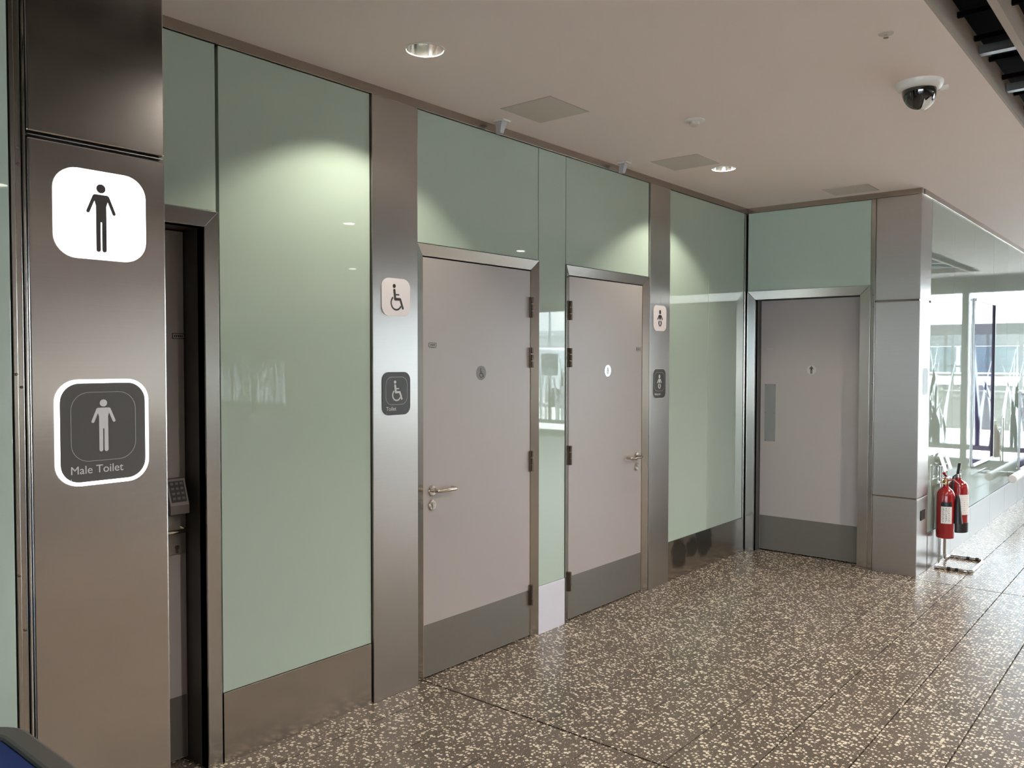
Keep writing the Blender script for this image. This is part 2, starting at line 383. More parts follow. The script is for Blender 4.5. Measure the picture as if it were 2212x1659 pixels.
# ------------------------------------------------------------------ shell of the hall
bm = bmesh.new(); box(bm, -0.6, XE+0.2, YB-0.2, F+0.1, -0.25, -0.012)
fl = tag(obj('floor', bm, 'grout'), 'brown terrazzo floor with cream stone chips across the hall', 'floor', kind='structure')
xs = [-0.6, -0.125]+[0.165+0.29*i for i in range(0, 10)]
g = 0.0030
tilemesh = {}
def tile(x0, x1, y0, y1):
    bm = bmesh.new(); box(bm, x0+g, x1-g, y0+g*1.6, y1-g*1.6, -0.012, 0.0)
    return obj('tile', bm, 'floor', fl, bevel=0.0012)
ys = [YB-0.2, -4.44, -0.79, 2.858, 6.505, 10.15, F+0.1]
for x0, x1 in zip(xs, xs[1:]):
    for y0, y1 in zip(ys, ys[1:]): tile(x0, x1, y0, y1)
xw = [xs[-1]+1.16*i for i in range(0, 17)]+[XE+0.2]
for x0, x1 in zip(xw, xw[1:]):
    for y0, y1 in zip(ys, ys[1:]): tile(x0, x1, y0, y1)

# ceiling over lobby, with real holes for the two recessed downlights
HOLES = [(0.497, 2.380), (0.500, 5.089)]; HR = 0.076
bm = bmesh.new()
def quad(bm, x0, x1, y0, y1, z): bm.faces.new([bm.verts.new(p) for p in ((x0,y0,z),(x0,y1,z),(x1,y1,z),(x1,y0,z))])
XL = 2.18
quad(bm, -0.6, 0.35, YB-0.2, F, ZC); quad(bm, 0.65, XL, YB-0.2, F, ZC)
yy = YB-0.2
for hx, hy in HOLES:
    quad(bm, 0.35, 0.65, yy, hy-0.15, ZC); yy = hy+0.15
    n = 48; sq = []
    for k in range(n):
        a = 2*PI*k/n; c, s = math.cos(a), math.sin(a); q = max(abs(c), abs(s))
        sq.append(((0.5+0.15*c/q), hy+0.15*s/q, hx+HR*c, hy+HR*s))
    for k in range(n):
        a, b = sq[k], sq[(k+1)%n]
        bm.faces.new([bm.verts.new(p) for p in ((a[0],a[1],ZC),(b[0],b[1],ZC),(b[2],b[3],ZC),(a[2],a[3],ZC))])
quad(bm, 0.35, 0.65, yy, F, ZC)
box(bm, -0.6, 0.2, YB-0.2, F, ZC+0.11, ZC+0.118); box(bm, 0.9, XL-0.002, YB-0.2, F, ZC+0.11, ZC+0.118)
ceil = obj('ceiling', bm, 'ceiling')
tag(ceil, 'smooth off-white plaster ceiling above the toilet lobby', 'ceiling', kind='structure')
bm = bmesh.new(); box(bm, XL-0.01, XL, YB-0.2, 13.2, ZC-0.0005, ZC+0.118)
obj('ceiling_edge', bm, 'fascia', ceil)
bm = bmesh.new(); box(bm, 7.6, XE+0.2, YB-0.2, F, ZC, ZC+0.12); box(bm, XL, 7.6, 13.2, F, ZC, ZC+0.12)
obj('ceiling_slab', bm, 'ceiling', ceil)
bm = bmesh.new(); box(bm, -0.6, XE+0.2, YB-0.2, F+0.1, 3.62, 3.72)
tag(obj('roof_deck', bm, 'void'), 'black painted roof deck above the open slatted ceiling', 'roof', kind='structure')

# hidden outer walls closing the hall
bm = bmesh.new(); box(bm, -0.6, -0.34, YB-0.2, L+0.45, 0, 3.62)
wa = tag(obj('wall_left', bm, 'darkgap'), 'long wall of pale green glass panels and steel with three doors', 'wall', kind='structure')
bm = bmesh.new(); box(bm, -0.34, W-0.07, L+0.34, L+0.45, 0, 3.62)
wb = tag(obj('wall_end', bm, 'darkgap'), 'short end wall with green glass over a grey door', 'wall', kind='structure')
bm = bmesh.new(); box(bm, W-0.16, W-0.05, L+0.06, F, 0, ZT)
wc = tag(obj('wall_far', bm, 'darkgap'), 'glossy green glass wall beyond the corner column, mirroring the windows', 'wall', kind='structure')
bm = bmesh.new(); box(bm, WD-0.16, WD-0.05, YB, 0.60, 0, ZT); box(bm, -0.34, WD-0.02, 0.80, 0.905, 0, ZT)
wd = tag(obj('wall_near', bm, 'darkgap'), 'green glass wall left of the sign column', 'wall', kind='structure')
bm = bmesh.new(); box(bm, XE, XE+0.2, YB-0.2, F+0.1, 0, 3.62)
tag(obj('wall_right', bm, 'wallwhite'), 'plain painted wall on the far side of the hall', 'wall', kind='structure')
bm = bmesh.new(); box(bm, -0.34, XE, YB-0.2, YB, 2.70, 3.62); box(bm, -0.34, 3.4, YB-0.2, YB, 0, 2.70); box(bm, 12.4, XE, YB-0.2, YB, 0, 2.70)
tag(obj('wall_back', bm, 'wallpaint'), 'window wall behind the viewer, lighting the end wall', 'wall', kind='structure')

# backing behind the cladding (black joints show through)
bm = bmesh.new()
for y0, y1, z0, z1 in ((0.905,1.70,2.20,ZT),(1.70,2.86,0,ZT),(2.86,3.71,2.10,ZT),(3.71,4.09,0,ZT),(4.09,4.93,2.10,ZT),(4.93,L,0,ZT),(2.86,3.71,0,2.1),(4.09,4.93,0,2.1)):
    box(bm, -0.34, -0.075, y0, y1, z0, z1)
obj('backing', bm, 'darkgap', wa)
bm = bmesh.new(); box(bm, 0.0, W-0.05, L+0.06, L+0.34, 2.14, ZT); box(bm, 0.93, W-0.05, L+0.06, L+0.34, 0, ZT); box(bm, -0.075, 0.07, L+0.06, L+0.34, 0, ZT)
obj('backing', bm, 'darkgap', wb)

# ---- cladding panels of wall_left
def gpanelA(y0, y1, z0, z1): return bx('glass_panel', (-0.05, 0.0, y0+0.003, y1-0.003, z0+0.002, z1-0.002), 'glass', wa, 0.0012)
gpanelA(0.905, 1.744, 2.168, ZT)
gpanelA(1.752, 2.514, ZK, ZT)
gpanelA(2.806, 3.762, 2.168, ZT)
gpanelA(3.764, 4.027, ZK, ZT)
gpanelA(4.029, 4.990, 2.168, ZT)
gpanelA(5.272, 5.888, ZK, ZT); gpanelA(5.886, 6.524, ZK, ZT)
def kickA(y0, y1): return bx('kick_panel', (-0.05, 0.004, y0+0.003, y1-0.003, 0.0, ZK), 'steel_kick', wa, 0.001)
kickA(1.752, 2.512); kickA(3.764, 4.027).data.materials[0] = MT['steel_glare']; kickA(5.272, 6.524).data.materials[0] = MT['steel_stain']
bx('corner_strip', (-0.05, 0.006, 6.526, L, 0, ZT), 'steel_frame', wa, 0.001)
def trim(n, ext, lab):
    return tag(bx(n, ext, 'trim', None, 0.001), lab, 'trim', kind='structure')
trim('trim_1', (-0.05, 0.010, 0.905, L, ZT, ZC), 'narrow steel trim along the ceiling above the green glass')
trim('trim_2', (0.010, W+0.004, L-0.010, L+0.05, ZT, ZC), 'narrow steel trim along the ceiling over the end wall door')
trim('trim_3', (W-0.05, W+0.010, L+0.05, F, ZT, ZC), 'narrow steel trim along the ceiling of the mirror-like far wall')
trim('trim_4', (WD-0.05, WD+0.010, YB, 0.607, ZT, ZC), 'narrow steel trim along the ceiling left of the sign column')
# ---- wall_end glass, wall_far, wall_near
bx('glass_panel', (0.016, 0.992, L, L+0.05, 2.168, ZT-0.002), 'glass', wb, 0.0012)
bx('edge_strip', (0.996, 1.028, L-0.004, L+0.05, 0, ZT), 'steel_frame', wb, 0.001)
for z in (0.62, 1.02, 1.42, 2.00, 2.09):
    bm = bmesh.new(); lathe(bm, [(0.0045, 0), (0.0045, 0.002), (0.003, 0.003)], (1.018, L-0.004, z), 'Y', 10)
    for v in bm.verts: v.co.y = 2*(L-0.004)-v.co.y
    obj('screw', bm, 'hinge', wb)
yj = [6.868, 7.615, 8.362, 9.257, 10.02, 10.80, 11.6, 12.4, 13.2, F]
for y0, y1 in zip(yj, yj[1:]):
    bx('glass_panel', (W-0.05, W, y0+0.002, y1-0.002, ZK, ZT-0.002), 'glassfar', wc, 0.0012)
    bx('kick_panel', (W-0.05, W+0.004, y0+0.002, y1-0.002, 0, ZK-0.004), 'steel', wc, 0.001)
yj = [0.605, -0.20, -1.0, -1.8, -2.6, -3.4, -4.2, -5.0, -5.8, -6.6, -7.4, -8.2, YB]
for y1, y0 in zip(yj, yj[1:]):
    bx('glass_panel', (WD-0.05, WD, y0+0.002, y1-0.002, ZK, ZT-0.002), 'glass', wd, 0.0012)
    bx('kick_panel', (WD-0.05, WD+0.004, y0+0.002, y1-0.002, 0, ZK-0.004), 'steel_kick', wd, 0.001)

# ------------------------------------------------------------------ columns and pilasters
def pilaster(y0, y1, lab):
    t = thing('steel_pilaster', lab, 'pilaster', (0, (y0+y1)/2, 0), 'flat steel pilasters between the doors')
    bx('steel_panel', (-0.05, 0.012, y0+0.003, y1-0.003, 0, ZT-0.001), 'steel', t, 0.0015)
    return t
pilaster(2.514, 2.803, 'flat brushed steel pilaster carrying the wheelchair signs')
pilaster(4.991, 5.270, 'flat brushed steel pilaster carrying the baby signs')
# sign column on the left
c1 = thing('clad_column', 'dark brushed steel column at left carrying the lit male toilet signs', 'column', (WD-0.15, 0.77, 0))
bx('core', (WD-0.18, WD-0.03, 0.625, 0.895, 0, ZC), 'darkgap', c1)
bx('steel_panel', (WD-0.03, WD, 0.636, 0.911, 2.040, ZC), 'steel_col', c1, 0.003)
bx('steel_panel', (WD-0.03, WD, 0.636, 0.911, 0.0, 2.028), 'steel_col', c1, 0.003)
bx('side_return', (WD-0.20, WD-0.03, 0.897, 0.911, 0.0, ZC), 'steel_col', c1)
bx('joint_channel', (WD-0.03, WD-0.016, 0.632, 0.906, 2.028, 2.040), 'darkgap', c1)
bx('joint_lip', (WD-0.02, WD-0.003, 0.638, 0.909, 2.0335, 2.0350), 'satin', c1)
bx('edge_strip', (WD-0.04, WD-0.006, 0.6085, 0.6165, 0, ZC), 'steel_frame', c1, 0.001)
bx('edge_strip', (WD-0.04, WD-0.012, 0.6180, 0.6290, 0, ZC), 'steel_frame', c1, 0.001)
bx('edge_strip', (WD-0.04, WD-0.004, 0.6300, 0.6345, 0, ZC), 'chrome', c1, 0.001)
for y, z in ((0.6235, 2.075), (0.6235, 2.005), (0.6125, 1.57), (0.6125, 1.18), (0.6235, 1.545), (0.6235, 1.07), (0.6235, 1.975)):
    bm = bmesh.new(); lathe(bm, [(0.003, 0), (0.003, 0.0015), (0.0018, 0.0022)], (WD-(0.006 if y < 0.617 else 0.012), y, z), 'X', 10)
    obj('screw', bm, 'hinge', c1)
# corner column on the right
c2 = thing('clad_column', 'grey steel clad corner column right of the far door with a small socket low down', 'column', ((1.03+W)/2, L+0.15, 0))
bx('core', (1.045, W-0.02, L+0.02, 6.85, 0, ZC-0.04), 'darkgap', c2)
for z0, z1 in ((0, 0.572), (0.582, 2.034), (2.048, ZT)):
    bx('steel_panel', (1.031, W, L-0.006, 6.864, z0, z1), 'steel', c2, 0.003)
for z0, z1 in ((0.572, 0.582), (2.034, 2.048)):
    bx('joint_channel', (1.033, W-0.008, L+0.004, 6.86, z0, z1), 'trim', c2)
so = bx('socket', (W, W+0.006, 6.655, 6.775, 0.405, 0.478), 'darkgap', c2, 0.002)
bx('socket_hole', (W+0.006, W+0.0075, 6.70, 6.73, 0.42, 0.46), 'darkgap', so)

# ------------------------------------------------------------------ doors
def frameA(t, y0, y1, l0, l1, zo, zi, deep=-0.07, xo=0.008, xi=-0.014):
    e = 0.0006
    def piece(name, pts):
        bm = bmesh.new()
        a = [bm.verts.new(p) for p in pts]; b = [bm.verts.new((deep, p[1], p[2])) for p in pts]
        bm.faces.new(a); bm.faces.new(list(reversed(b)))
        for i in range(4): bm.faces.new((a[i], b[i], b[(i+1)%4], a[(i+1)%4]))
        return obj(name, bm, 'steel_frame', t, 0.0008)
    piece('head_frame', [(xo, y0+e, zo), (xo, y1-e, zo), (xi, l1-e, zi), (xi, l0+e, zi)])
    piece('jamb_frame', [(xo, y0, 0), (xo, y0, zo-e), (xi, l0, zi-e), (xi, l0, 0)])
    piece('jamb_frame', [(xo, y1, zo-e), (xo, y1, 0), (xi, l1, 0), (xi, l1, zi-e)])
def disc(leaf, pl, kind, r=0.038, edge=True):
    bm = bmesh.new(); flat(bm, pl, circ(0, 0, r, 40), 0, 0.0018)
    d = obj('sign_disc', bm, 'disc', leaf); return d
def smallplate(leaf, pl, w=0.052, h=0.022):
    bm = bmesh.new(); flat(bm, pl, rrect(w, h, 0.002, 3), 0, 0.002); d = obj('name_plate', bm, 'inkmid', leaf)
    bm = bmesh.new()
    ringband(bm, pl, rrect(w, h, 0.002, 3), rrect(w-0.005, h-0.005, 0.001, 3), 0.002, 0.0026)
    for k in range(5): flat(bm, pl, rrect(0.0045, 0.009, 0.001, 2, cx=(k-2)*0.0075), 0.002, 0.0026)
    obj('plate_print', bm, 'ink', leaf)
def lever(t, leaf, x, y, z, sg, length=0.135):
    """round rose with a return-to-door lever, plus a keyhole rose below"""
    bm = bmesh.new(); lathe(bm, [(0.027, 0), (0.027, 0.006), (0.024, 0.009), (0.010, 0.0095), (0.010, 0.014)], (x, y, z), 'X', 28)
    h = obj('handle_rose', bm, 'handle', t, smooth=True)
    path = [(x, y, z), (x+0.030, y, z)]
    R = 0.022
    for k in range(1, 7):
        a = PI/2*k/6; path.append((x+0.030+R*math.sin(a), y+sg*R*(1-math.cos(a)), z))
    path.append((x+0.052, y+sg*(length-R), z))
    for k in range(1, 7):
        a = PI/2*k/6; path.append((x+0.030+R*math.cos(a), y+sg*(length-R+R*math.sin(a)), z))
    path.append((x+0.010, y+sg*length, z))
    bm = bmesh.new(); tube(bm, path, 0.0095, 14); obj('lever', bm, 'handle', t, smooth=True)
    bm = bmesh.new(); lathe(bm, [(0.026, 0), (0.026, 0.006), (0.023, 0.009)], (x, y, z-0.072), 'X', 28); e = obj('keyhole_rose', bm, 'handle', t, smooth=True)
    bm = bmesh.new(); lathe(bm, [(0.0085, 0.009), (0.0085, 0.016)], (x, y, z-0.066), 'X', 16)
    box(bm, x+0.009, x+0.015, y-0.004, y+0.004, z-0.087, z-0.066); obj('lock_cylinder', bm, 'satin', e, smooth=True)
def hinge(t, y, z, x=-0.004):
    bm = bmesh.new(); box(bm, x-0.010, x+0.003, y-0.012, y+0.012, z-0.058, z+0.058)
    for k in range(3): lathe(bm, [(0.0065, 0), (0.0065, 0.036)], (x+0.006, y, z-0.058+k*0.0395), 'Z', 12)
    obj('hinge', bm, 'hinge', t)
def doorA(n, lab, y0, y1, l0, l1, hy, lever_y, sg, disc_y, plate_y, kick):
    t = thing(n, lab, 'door', (0, (y0+y1)/2, 0), kind='structure')
    frameA(t, y0, y1, l0, l1, 2.166, 2.110)
    g_ = 0.004; xf = -0.016
    leaf = bx('leaf', (-0.060, xf, l0+g_, l1-g_, 0.010, 2.104), 'door', t, 0.001)
    for ya, yb in ((l0+g_-0.0025, l0+g_), (l1-g_, l1-g_+0.0025)):
        bx('edge_lipping', (-0.058, xf-0.0005, ya, yb, 0.010, 2.104), 'lipping', leaf)
    bx('kick_plate', (xf, xf+0.0015, l0+0.006, l1-0.006, 0.013, kick), 'plate', leaf)
    for z in (1.897, 1.612, 1.018, 0.245): hinge(t, hy, z)
    lever(t, leaf, xf, lever_y, 0.943, sg)
    pl = onA(disc_y, 1.528, xf)
    d = disc(leaf, pl, None)
    smallplate(leaf, onA(plate_y, 1.672, xf))
    return t, leaf, pl, d
d2, leaf2, pl, dsc = doorA('door_2', 'grey door with a wheelchair disc, hinged on the right, beside the wheelchair signs', 2.803, 3.763, 2.859, 3.712, 3.709, 2.921, 1, 3.290, 2.926, 0.272)
bm = bmesh.new(); wheel(bm, pl, 0.050, 0.0018, 0.0024); obj('pictogram', bm, 'ink', leaf2)
d3, leaf3, pl, dsc = doorA('door_3', 'grey door hinged on the left with a plain bright disc, beside the baby signs', 4.028, 4.991, 4.083, 4.938, 4.086, 4.872, -1, 4.511, 4.888, 0.272)
bm = bmesh.new(); baby(bm, pl, 0.046, 0.0018, 0.0024); obj('pictogram', bm, 'inkmid', leaf3)
dsc.data.materials[0] = MT['discpale']

# recessed staff door half hidden behind the sign column
d1 = thing('door_1', 'recessed dark grey door with keypad lock, mostly hidden behind the sign column', 'door', (0, 1.30, 0), kind='structure')
frameA(d1, 0.91, 1.748, 0.95, 1.690, 2.168, 2.105, deep=-0.05, xo=0.004, xi=0.004)
bx('jamb_lining', (-0.20, -0.004, 1.690, 1.702, 0, 2.117), 'bingrey', d1)
bx('jamb_lining', (-0.20, -0.004, 0.938, 0.950, 0, 2.117), 'bingrey', d1)
bx('head_lining', (-0.20, -0.004, 0.950, 1.690, 2.105, 2.117), 'bingrey', d1)
lf = bx('leaf', (-0.197, -0.152, 0.953, 1.687, 0.010, 2.100), 'door', d1, 0.001)
bx('kick_plate', (-0.152, -0.1505, 0.957, 1.683, 0.013, 0.262), 'plate', lf)
smallplate(lf, onA(1.663, 1.690, -0.152), 0.050, 0.022)
bm = bmesh.new(); prism(bm, [(-0.152, 1.588, 1.135), (-0.118, 1.588, 1.135), (-0.082, 1.588, 1.035), (-0.082, 1.588, 1.000), (-0.152, 1.588, 0.985)], (0, 0.078, 0))
kb = obj('keypad_lock', bm, 'keybody', d1, 0.002)
nx, nzv = 0.100, 0.036; ln = math.hypot(nx, nzv); kn = Vector((nx/ln, 0, nzv/ln)); kd = Vector((0.036/ln, 0, -0.100/ln))
ko = Vector((-0.118, 1.588, 1.135))
def kq(bm, a0, a1, b0, b1, d0, d1):
    prism(bm, [ko+Vector((0, a, 0))+kd*b+kn*d0 for a, b in ((a0, b0), (a1, b0), (a1, b1), (a0, b1))], kn*(d1-d0))
bm = bmesh.new(); kq(bm, 0.008, 0.070, 0.010, 0.094, 0, 0.001); obj('keypad_face', bm, 'black', kb)
for r_ in range(4):
    for c_ in range(3):
        bm = bmesh.new(); kq(bm, 0.013+c_*0.019, 0.026+c_*0.019, 0.016+r_*0.0195, 0.026+r_*0.0195, 0.001, 0.003); obj('key', bm, 'bingrey', kb, 0.0005)
lp = bx('lock_plate', (-0.152, -0.149, 1.580, 1.684, 0.828, 0.985), 'satin', d1, 0.002)
path = [(-0.150, 1.666, 0.930), (-0.118, 1.666, 0.930), (-0.106, 1.660, 0.930), (-0.100, 1.648, 0.930), (-0.100, 1.540, 0.930), (-0.108, 1.530, 0.930), (-0.140, 1.526, 0.930)]
bm = bmesh.new(); tube(bm, path, 0.0085, 14); obj('lever', bm, 'handle', d1, smooth=True)
bm = bmesh.new(); pl = onA(1.648, 0.858, -0.149); flat(bm, pl, circ(0, 0, 0.0085, 20), 0, 0.004); flat(bm, pl, caps(0, -0.004, 0, -0.020, 0.0045), 0, 0.003); obj('keyhole', bm, 'hinge', lp)

# far door in the end wall
d4 = thing('door_4', 'grey door with steel push plate in the end wall', 'door', (0.5, L, 0), kind='structure')
def pieceB(name, pts, back):
    bm = bmesh.new(); a = [bm.verts.new(p) for p in pts]; b = [bm.verts.new((p[0], back, p[2])) for p in pts]
    bm.faces.new(a); bm.faces.new(list(reversed(b)))
    for i in range(4): bm.faces.new((a[i], b[i], b[(i+1)%4], a[(i+1)%4]))
    return obj(name, bm, 'steel_frame', d4, 0.0008)
yo, yi = L-0.006, L-0.003
pieceB('head_frame', [(0.016, yo, 2.166), (0.994, yo, 2.166), (0.918, yi, 2.096), (0.082, yi, 2.096)], L+0.05)
pieceB('jamb_frame', [(0.014, yo, 0), (0.014, yo, 2.165), (0.081, yi, 2.095), (0.081, yi, 0)], L+0.05)
pieceB('jamb_frame', [(0.994, yo, 2.165), (0.994, yo, 0), (0.919, yi, 0), (0.919, yi, 2.095)], L+0.05)
bx('jamb_lining', (0.070, 0.081, L+0.02, L+0.17, 0, 2.106), 'bingrey', d4)
bx('jamb_lining', (0.919, 0.930, L+0.02, L+0.17, 0, 2.106), 'bingrey', d4)
bx('head_lining', (0.081, 0.919, L+0.02, L+0.17, 2.096, 2.106), 'bingrey', d4)
ly = L+0.120
l4 = bx('leaf', (0.084, 0.916, ly, ly+0.045, 0.010, 2.092), 'door', d4, 0.001)
bx('kick_plate', (0.088, 0.912, ly-0.0015, ly, 0.013, 0.296), 'plate', l4)
pp = bx('push_plate', (0.121, 0.216, ly-0.002, ly, 0.920, 1.400), 'pushsteel', l4, 0.001)
for x in (0.131, 0.206):
    for z in (0.930, 1.160, 1.390):
        bm = bmesh.new(); flat(bm, onB(x, z, ly-0.002), circ(0, 0, 0.0035, 10), 0, 0.001); obj('screw', bm, 'hinge', pp)
bm = bmesh.new(); pl = onB(0.510, 1.520, ly); flat(bm, pl, circ(0, 0, 0.038, 40), 0, 0.0014); obj('sign_disc', bm, 'discb', l4)
bm = bmesh.new(); man(bm, pl, 0.062, 0.0018, 0.0024, 1.5); obj('pictogram', bm, 'ink', l4)
bm = bmesh.new(); flat(bm, onB(0.161, 1.690, ly), rrect(0.052, 0.022, 0.002, 3), 0, 0.002); obj('name_plate', bm, 'inkmid', l4)

# ------------------------------------------------------------------ signs
def lit_sign(pl, lab):
    t = thing('toilet_sign', lab, 'sign', pl.o, 'signs on the columns')
    bm = bmesh.new(); flat(bm, pl, rrect(0.184, 0.180, 0.045), 0, 0.004); obj('lit_face', bm, 'lit', t)
    return t
pl = onA(0.7735, 1.8935, WD)
t = lit_sign(pl, 'glowing white rounded sign with a black standing figure')
bm = bmesh.new(); p2 = onA(0.772, 1.888, WD); man(bm, p2, 0.138, 0.004, 0.005); obj('pictogram', bm, 'ink', t)
pl = onA(0.7725, 1.450, WD)
t = thing('toilet_sign', 'dark grey sign with a glowing white border reading Male Toilet', 'sign', pl.o, 'signs on the columns')
bm = bmesh.new(); flat(bm, pl, rrect(0.174, 0.202, 0.038), 0, 0.004); obj('plate', bm, 'signgrey', t)
bm = bmesh.new(); ringband(bm, pl, rrect(0.187, 0.216, 0.045), rrect(0.173, 0.201, 0.038), 0, 0.005); obj('lit_border', bm, 'litrim', t)
p2 = onA(0.7725, 1.4615, WD)
bm = bmesh.new(); ringband(bm, p2, rrect(0.1315, 0.1415, 0.036), rrect(0.1295, 0.1395, 0.035), 0.004, 0.0046); obj('outline', bm, 'inkmid', t)
bm = bmesh.new(); man(bm, onA(0.7715, 1.4630, WD), 0.106, 0.004, 0.0048, 1.15); obj('pictogram', bm, 'inklight', t)
text('lettering', 'Male Toilet', 0.0232, onA(0.7045, 1.3665, WD), 'inklight', t, d=0.0046)
bm = bmesh.new()
for k, (dy, dz) in enumerate(((0, 0), (0, 0.003))): lathe(bm, [(0.0012, 0), (0.0006, 0.0008)], (WD+0.004, 0.7065+dy, 1.3535+dz), 'X', 8)
obj('braille_dot', bm, 'inklight', t)
def plain_sign(pl, lab, draw, s):
    t = thing('toilet_sign', lab, 'sign', pl.o, 'signs on the columns')
    bm = bmesh.new(); flat(bm, pl, rrect(0.178, 0.178, 0.044), 0, 0.003); obj('plate', bm, 'signwhite', t)
    bm = bmesh.new(); draw(bm, pl, s, 0.003, 0.0038); obj('pictogram', bm, 'ink', t)
def dark_sign(yc, zc, lab, draw, s, word, rim, size):
    pl = onA(yc, zc, 0.012)
    t = thing('toilet_sign', lab, 'sign', pl.o, 'signs on the columns')
    bm = bmesh.new(); flat(bm, pl, rrect(0.176, 0.203, 0.040), 0, 0.003); obj('plate', bm, 'signdark', t)
    if rim:
        bm = bmesh.new(); ringband(bm, pl, rrect(0.182, 0.209, 0.043), rrect(0.175, 0.202, 0.040), 0, 0.0032); obj('border', bm, 'inklight', t)
    p2 = onA(yc, zc+0.013, 0.012)
    bm = bmesh.new(); ringband(bm, p2, rrect(0.136, 0.132, 0.036), rrect(0.132, 0.128, 0.034), 0.003, 0.0036); obj('outline', bm, 'inkmid', t)
    bm = bmesh.new(); draw(bm, p2, s, 0.003, 0.0038); obj('pictogram', bm, 'inklight', t)
    text('lettering', word, size, onA(yc-0.066, zc-0.080, 0.012), 'inklight', t, d=0.0036)
    bm = bmesh.new(); lathe(bm, [(0.0016, 0), (0.0008, 0.001)], (0.015, yc-0.063, zc-0.093), 'X', 8); obj('braille_dot', bm, 'inklight', t)
plain_sign(onA(2.658, 1.892, 0.012), 'white rounded sign with a black wheelchair figure', wheel, 0.125)
dark_sign(2.659, 1.4385, 'dark grey sign with a pale wheelchair figure reading Toilet', wheel, 0.098, 'Toilet', False, 0.0265)
plain_sign(onA(5.124, 1.890, 0.012), 'white rounded sign with a black baby figure', baby, 0.118)
dark_sign(5.121, 1.4330, 'dark grey sign with a pale baby figure reading Babycare', baby, 0.100, 'Babycare', True, 0.0225)
# sign on the return face of the corner column
pl = Plane((W, 6.715, 1.440), (0, 1, 0), (1, 0, 0))
t = thing('toilet_sign', 'sign with a glowing border seen edge-on round the corner column', 'sign', pl.o, 'signs on the columns')
bm = bmesh.new(); flat(bm, pl, rrect(0.174, 0.202, 0.038), 0, 0.004); obj('plate', bm, 'signdark', t)
bm = bmesh.new(); ringband(bm, pl, rrect(0.187, 0.216, 0.045), rrect(0.173, 0.201, 0.038), 0, 0.005); obj('lit_border', bm, 'litrim', t)

# ------------------------------------------------------------------ ceiling fittings
def downlight(x, y, lab):
    t = thing('downlight', lab, 'downlight', (x, y, ZC), 'recessed ceiling downlights')
    bm = bmesh.new(); lathe(bm, [(0.082, 0.0), (0.082, -0.0025), (0.0755, -0.003), (0.0745, 0.0)], (x, y, ZC), 'Z', 48, cap=False); obj('trim_ring', bm, 'white', t, smooth=True)
    bm = bmesh.new(); lathe(bm, [(0.0752, 0.0), (0.072, 0.025), (0.064, 0.055), (0.050, 0.080), (0.034, 0.092)], (x, y, ZC), 'Z', 40, cap=False); obj('reflector', bm, 'reflector', t, smooth=True)
    bm = bmesh.new(); lathe(bm, [(0.0, 0.075), (0.020, 0.077), (0.032, 0.086), (0.034, 0.093)], (x, y, ZC), 'Z', 24, cap=False); obj('lamp', bm, 'lamp', t, smooth=True)
    ld = bpy.data.lights.new('lamp_light', 'SPOT'); ld.energy = DOWN_W; ld.color = (1.0, 0.93, 0.74); ld.spot_size = math.radians(116); ld.spot_blend = 0.28; ld.shadow_soft_size = 0.03
    lo = bpy.data.objects.new('lamp_light', ld); COL.objects.link(lo); lo.parent = t; lo.location = (0, 0, 0.045)
downlight(*HOLES[0], 'recessed round downlight nearest the viewer, above the big green panel')
downlight(*HOLES[1], 'recessed round downlight farther away, beside a square ceiling panel')
def hung(x, y, lab='small round downlight hung between the ceiling slats', grp='downlights hung in the slatted ceiling'):
    t = thing('hanging_downlight', lab, 'downlight', (x, y, ZC), grp)
    bm = bmesh.new(); lathe(bm, [(0.060, 0.0), (0.062, 0.002), (0.062, 0.14), (0.0, 0.14)], (x, y, ZC), 'Z', 28); obj('housing', bm, 'white', t, smooth=True)
    bm = bmesh.new(); lathe(bm, [(0.0, -0.002), (0.050, -0.002), (0.050, 0.0)], (x, y, ZC), 'Z', 28, cap=False); obj('lamp', bm, 'lamp', t, smooth=True)
    bm = bmesh.new(); tube(bm, [(x, y, ZC+0.14), (x, y, 3.62)], 0.006, 8); obj('hanger', bm, 'black', t)
    ld = bpy.data.lights.new('lamp_light', 'SPOT'); ld.energy = PEND_W; ld.color = (1.0, 0.91, 0.80); ld.spot_size = math.radians(155); ld.spot_blend = 0.6; ld.shadow_soft_size = 0.05
    lo = bpy.data.objects.new('lamp_light', ld); COL.objects.link(lo); lo.parent = t; lo.location = (0, 0, -0.01)
for k, y in enumerate((2.25, 4.95, 7.45, 10.1)): hung(3.15, y, 'small round downlight in the slat row nearest the lobby, %s from the viewer' % ('first', 'second', 'third', 'fourth')[k])
for k, y in enumerate((-0.45, 2.25, 4.95, 7.45, 10.1)): hung(6.15, y, 'added fill downlight in the outer slat row, %s from the viewer' % ('first', 'second', 'third', 'fourth', 'fifth')[k])  # outer row added out of view as fill light for the hall
for k, y in enumerate((4.0, 7.0, 10.0, 12.5)): hung(19.6, y, '%s added wall-wash lamp along the far right wall, counted from the viewer' % ('first', 'second', 'third', 'fourth')[k], 'added wall-wash lamps by the right wall')  # unseen lamps added to brighten the right wall for the column's reflection
def accesspanel(x0, x1, y0, y1, lab):
    t = thing('ceiling_panel', lab, 'ceiling panel', ((x0+x1)/2, (y0+y1)/2, ZC), 'square grey panels in the ceiling')
    bx('grille', (x0+0.004, x1-0.004, y0+0.004, y1-0.004, ZC-0.0025, ZC+0.004), 'cpanel', t)
    bm = bmesh.new()
    for e in ((x0, x1, y0, y0+0.004), (x0, x1, y1-0.004, y1), (x0, x0+0.004, y0+0.004, y1-0.004), (x1-0.004, x1, y0+0.004, y1-0.004)): box(bm, *e, ZC-0.0012, ZC+0.002)
    obj('edge', bm, 'fascia', t)
accesspanel(0.220, 0.533, 3.170, 3.496, 'square grey ceiling panel nearest the viewer')
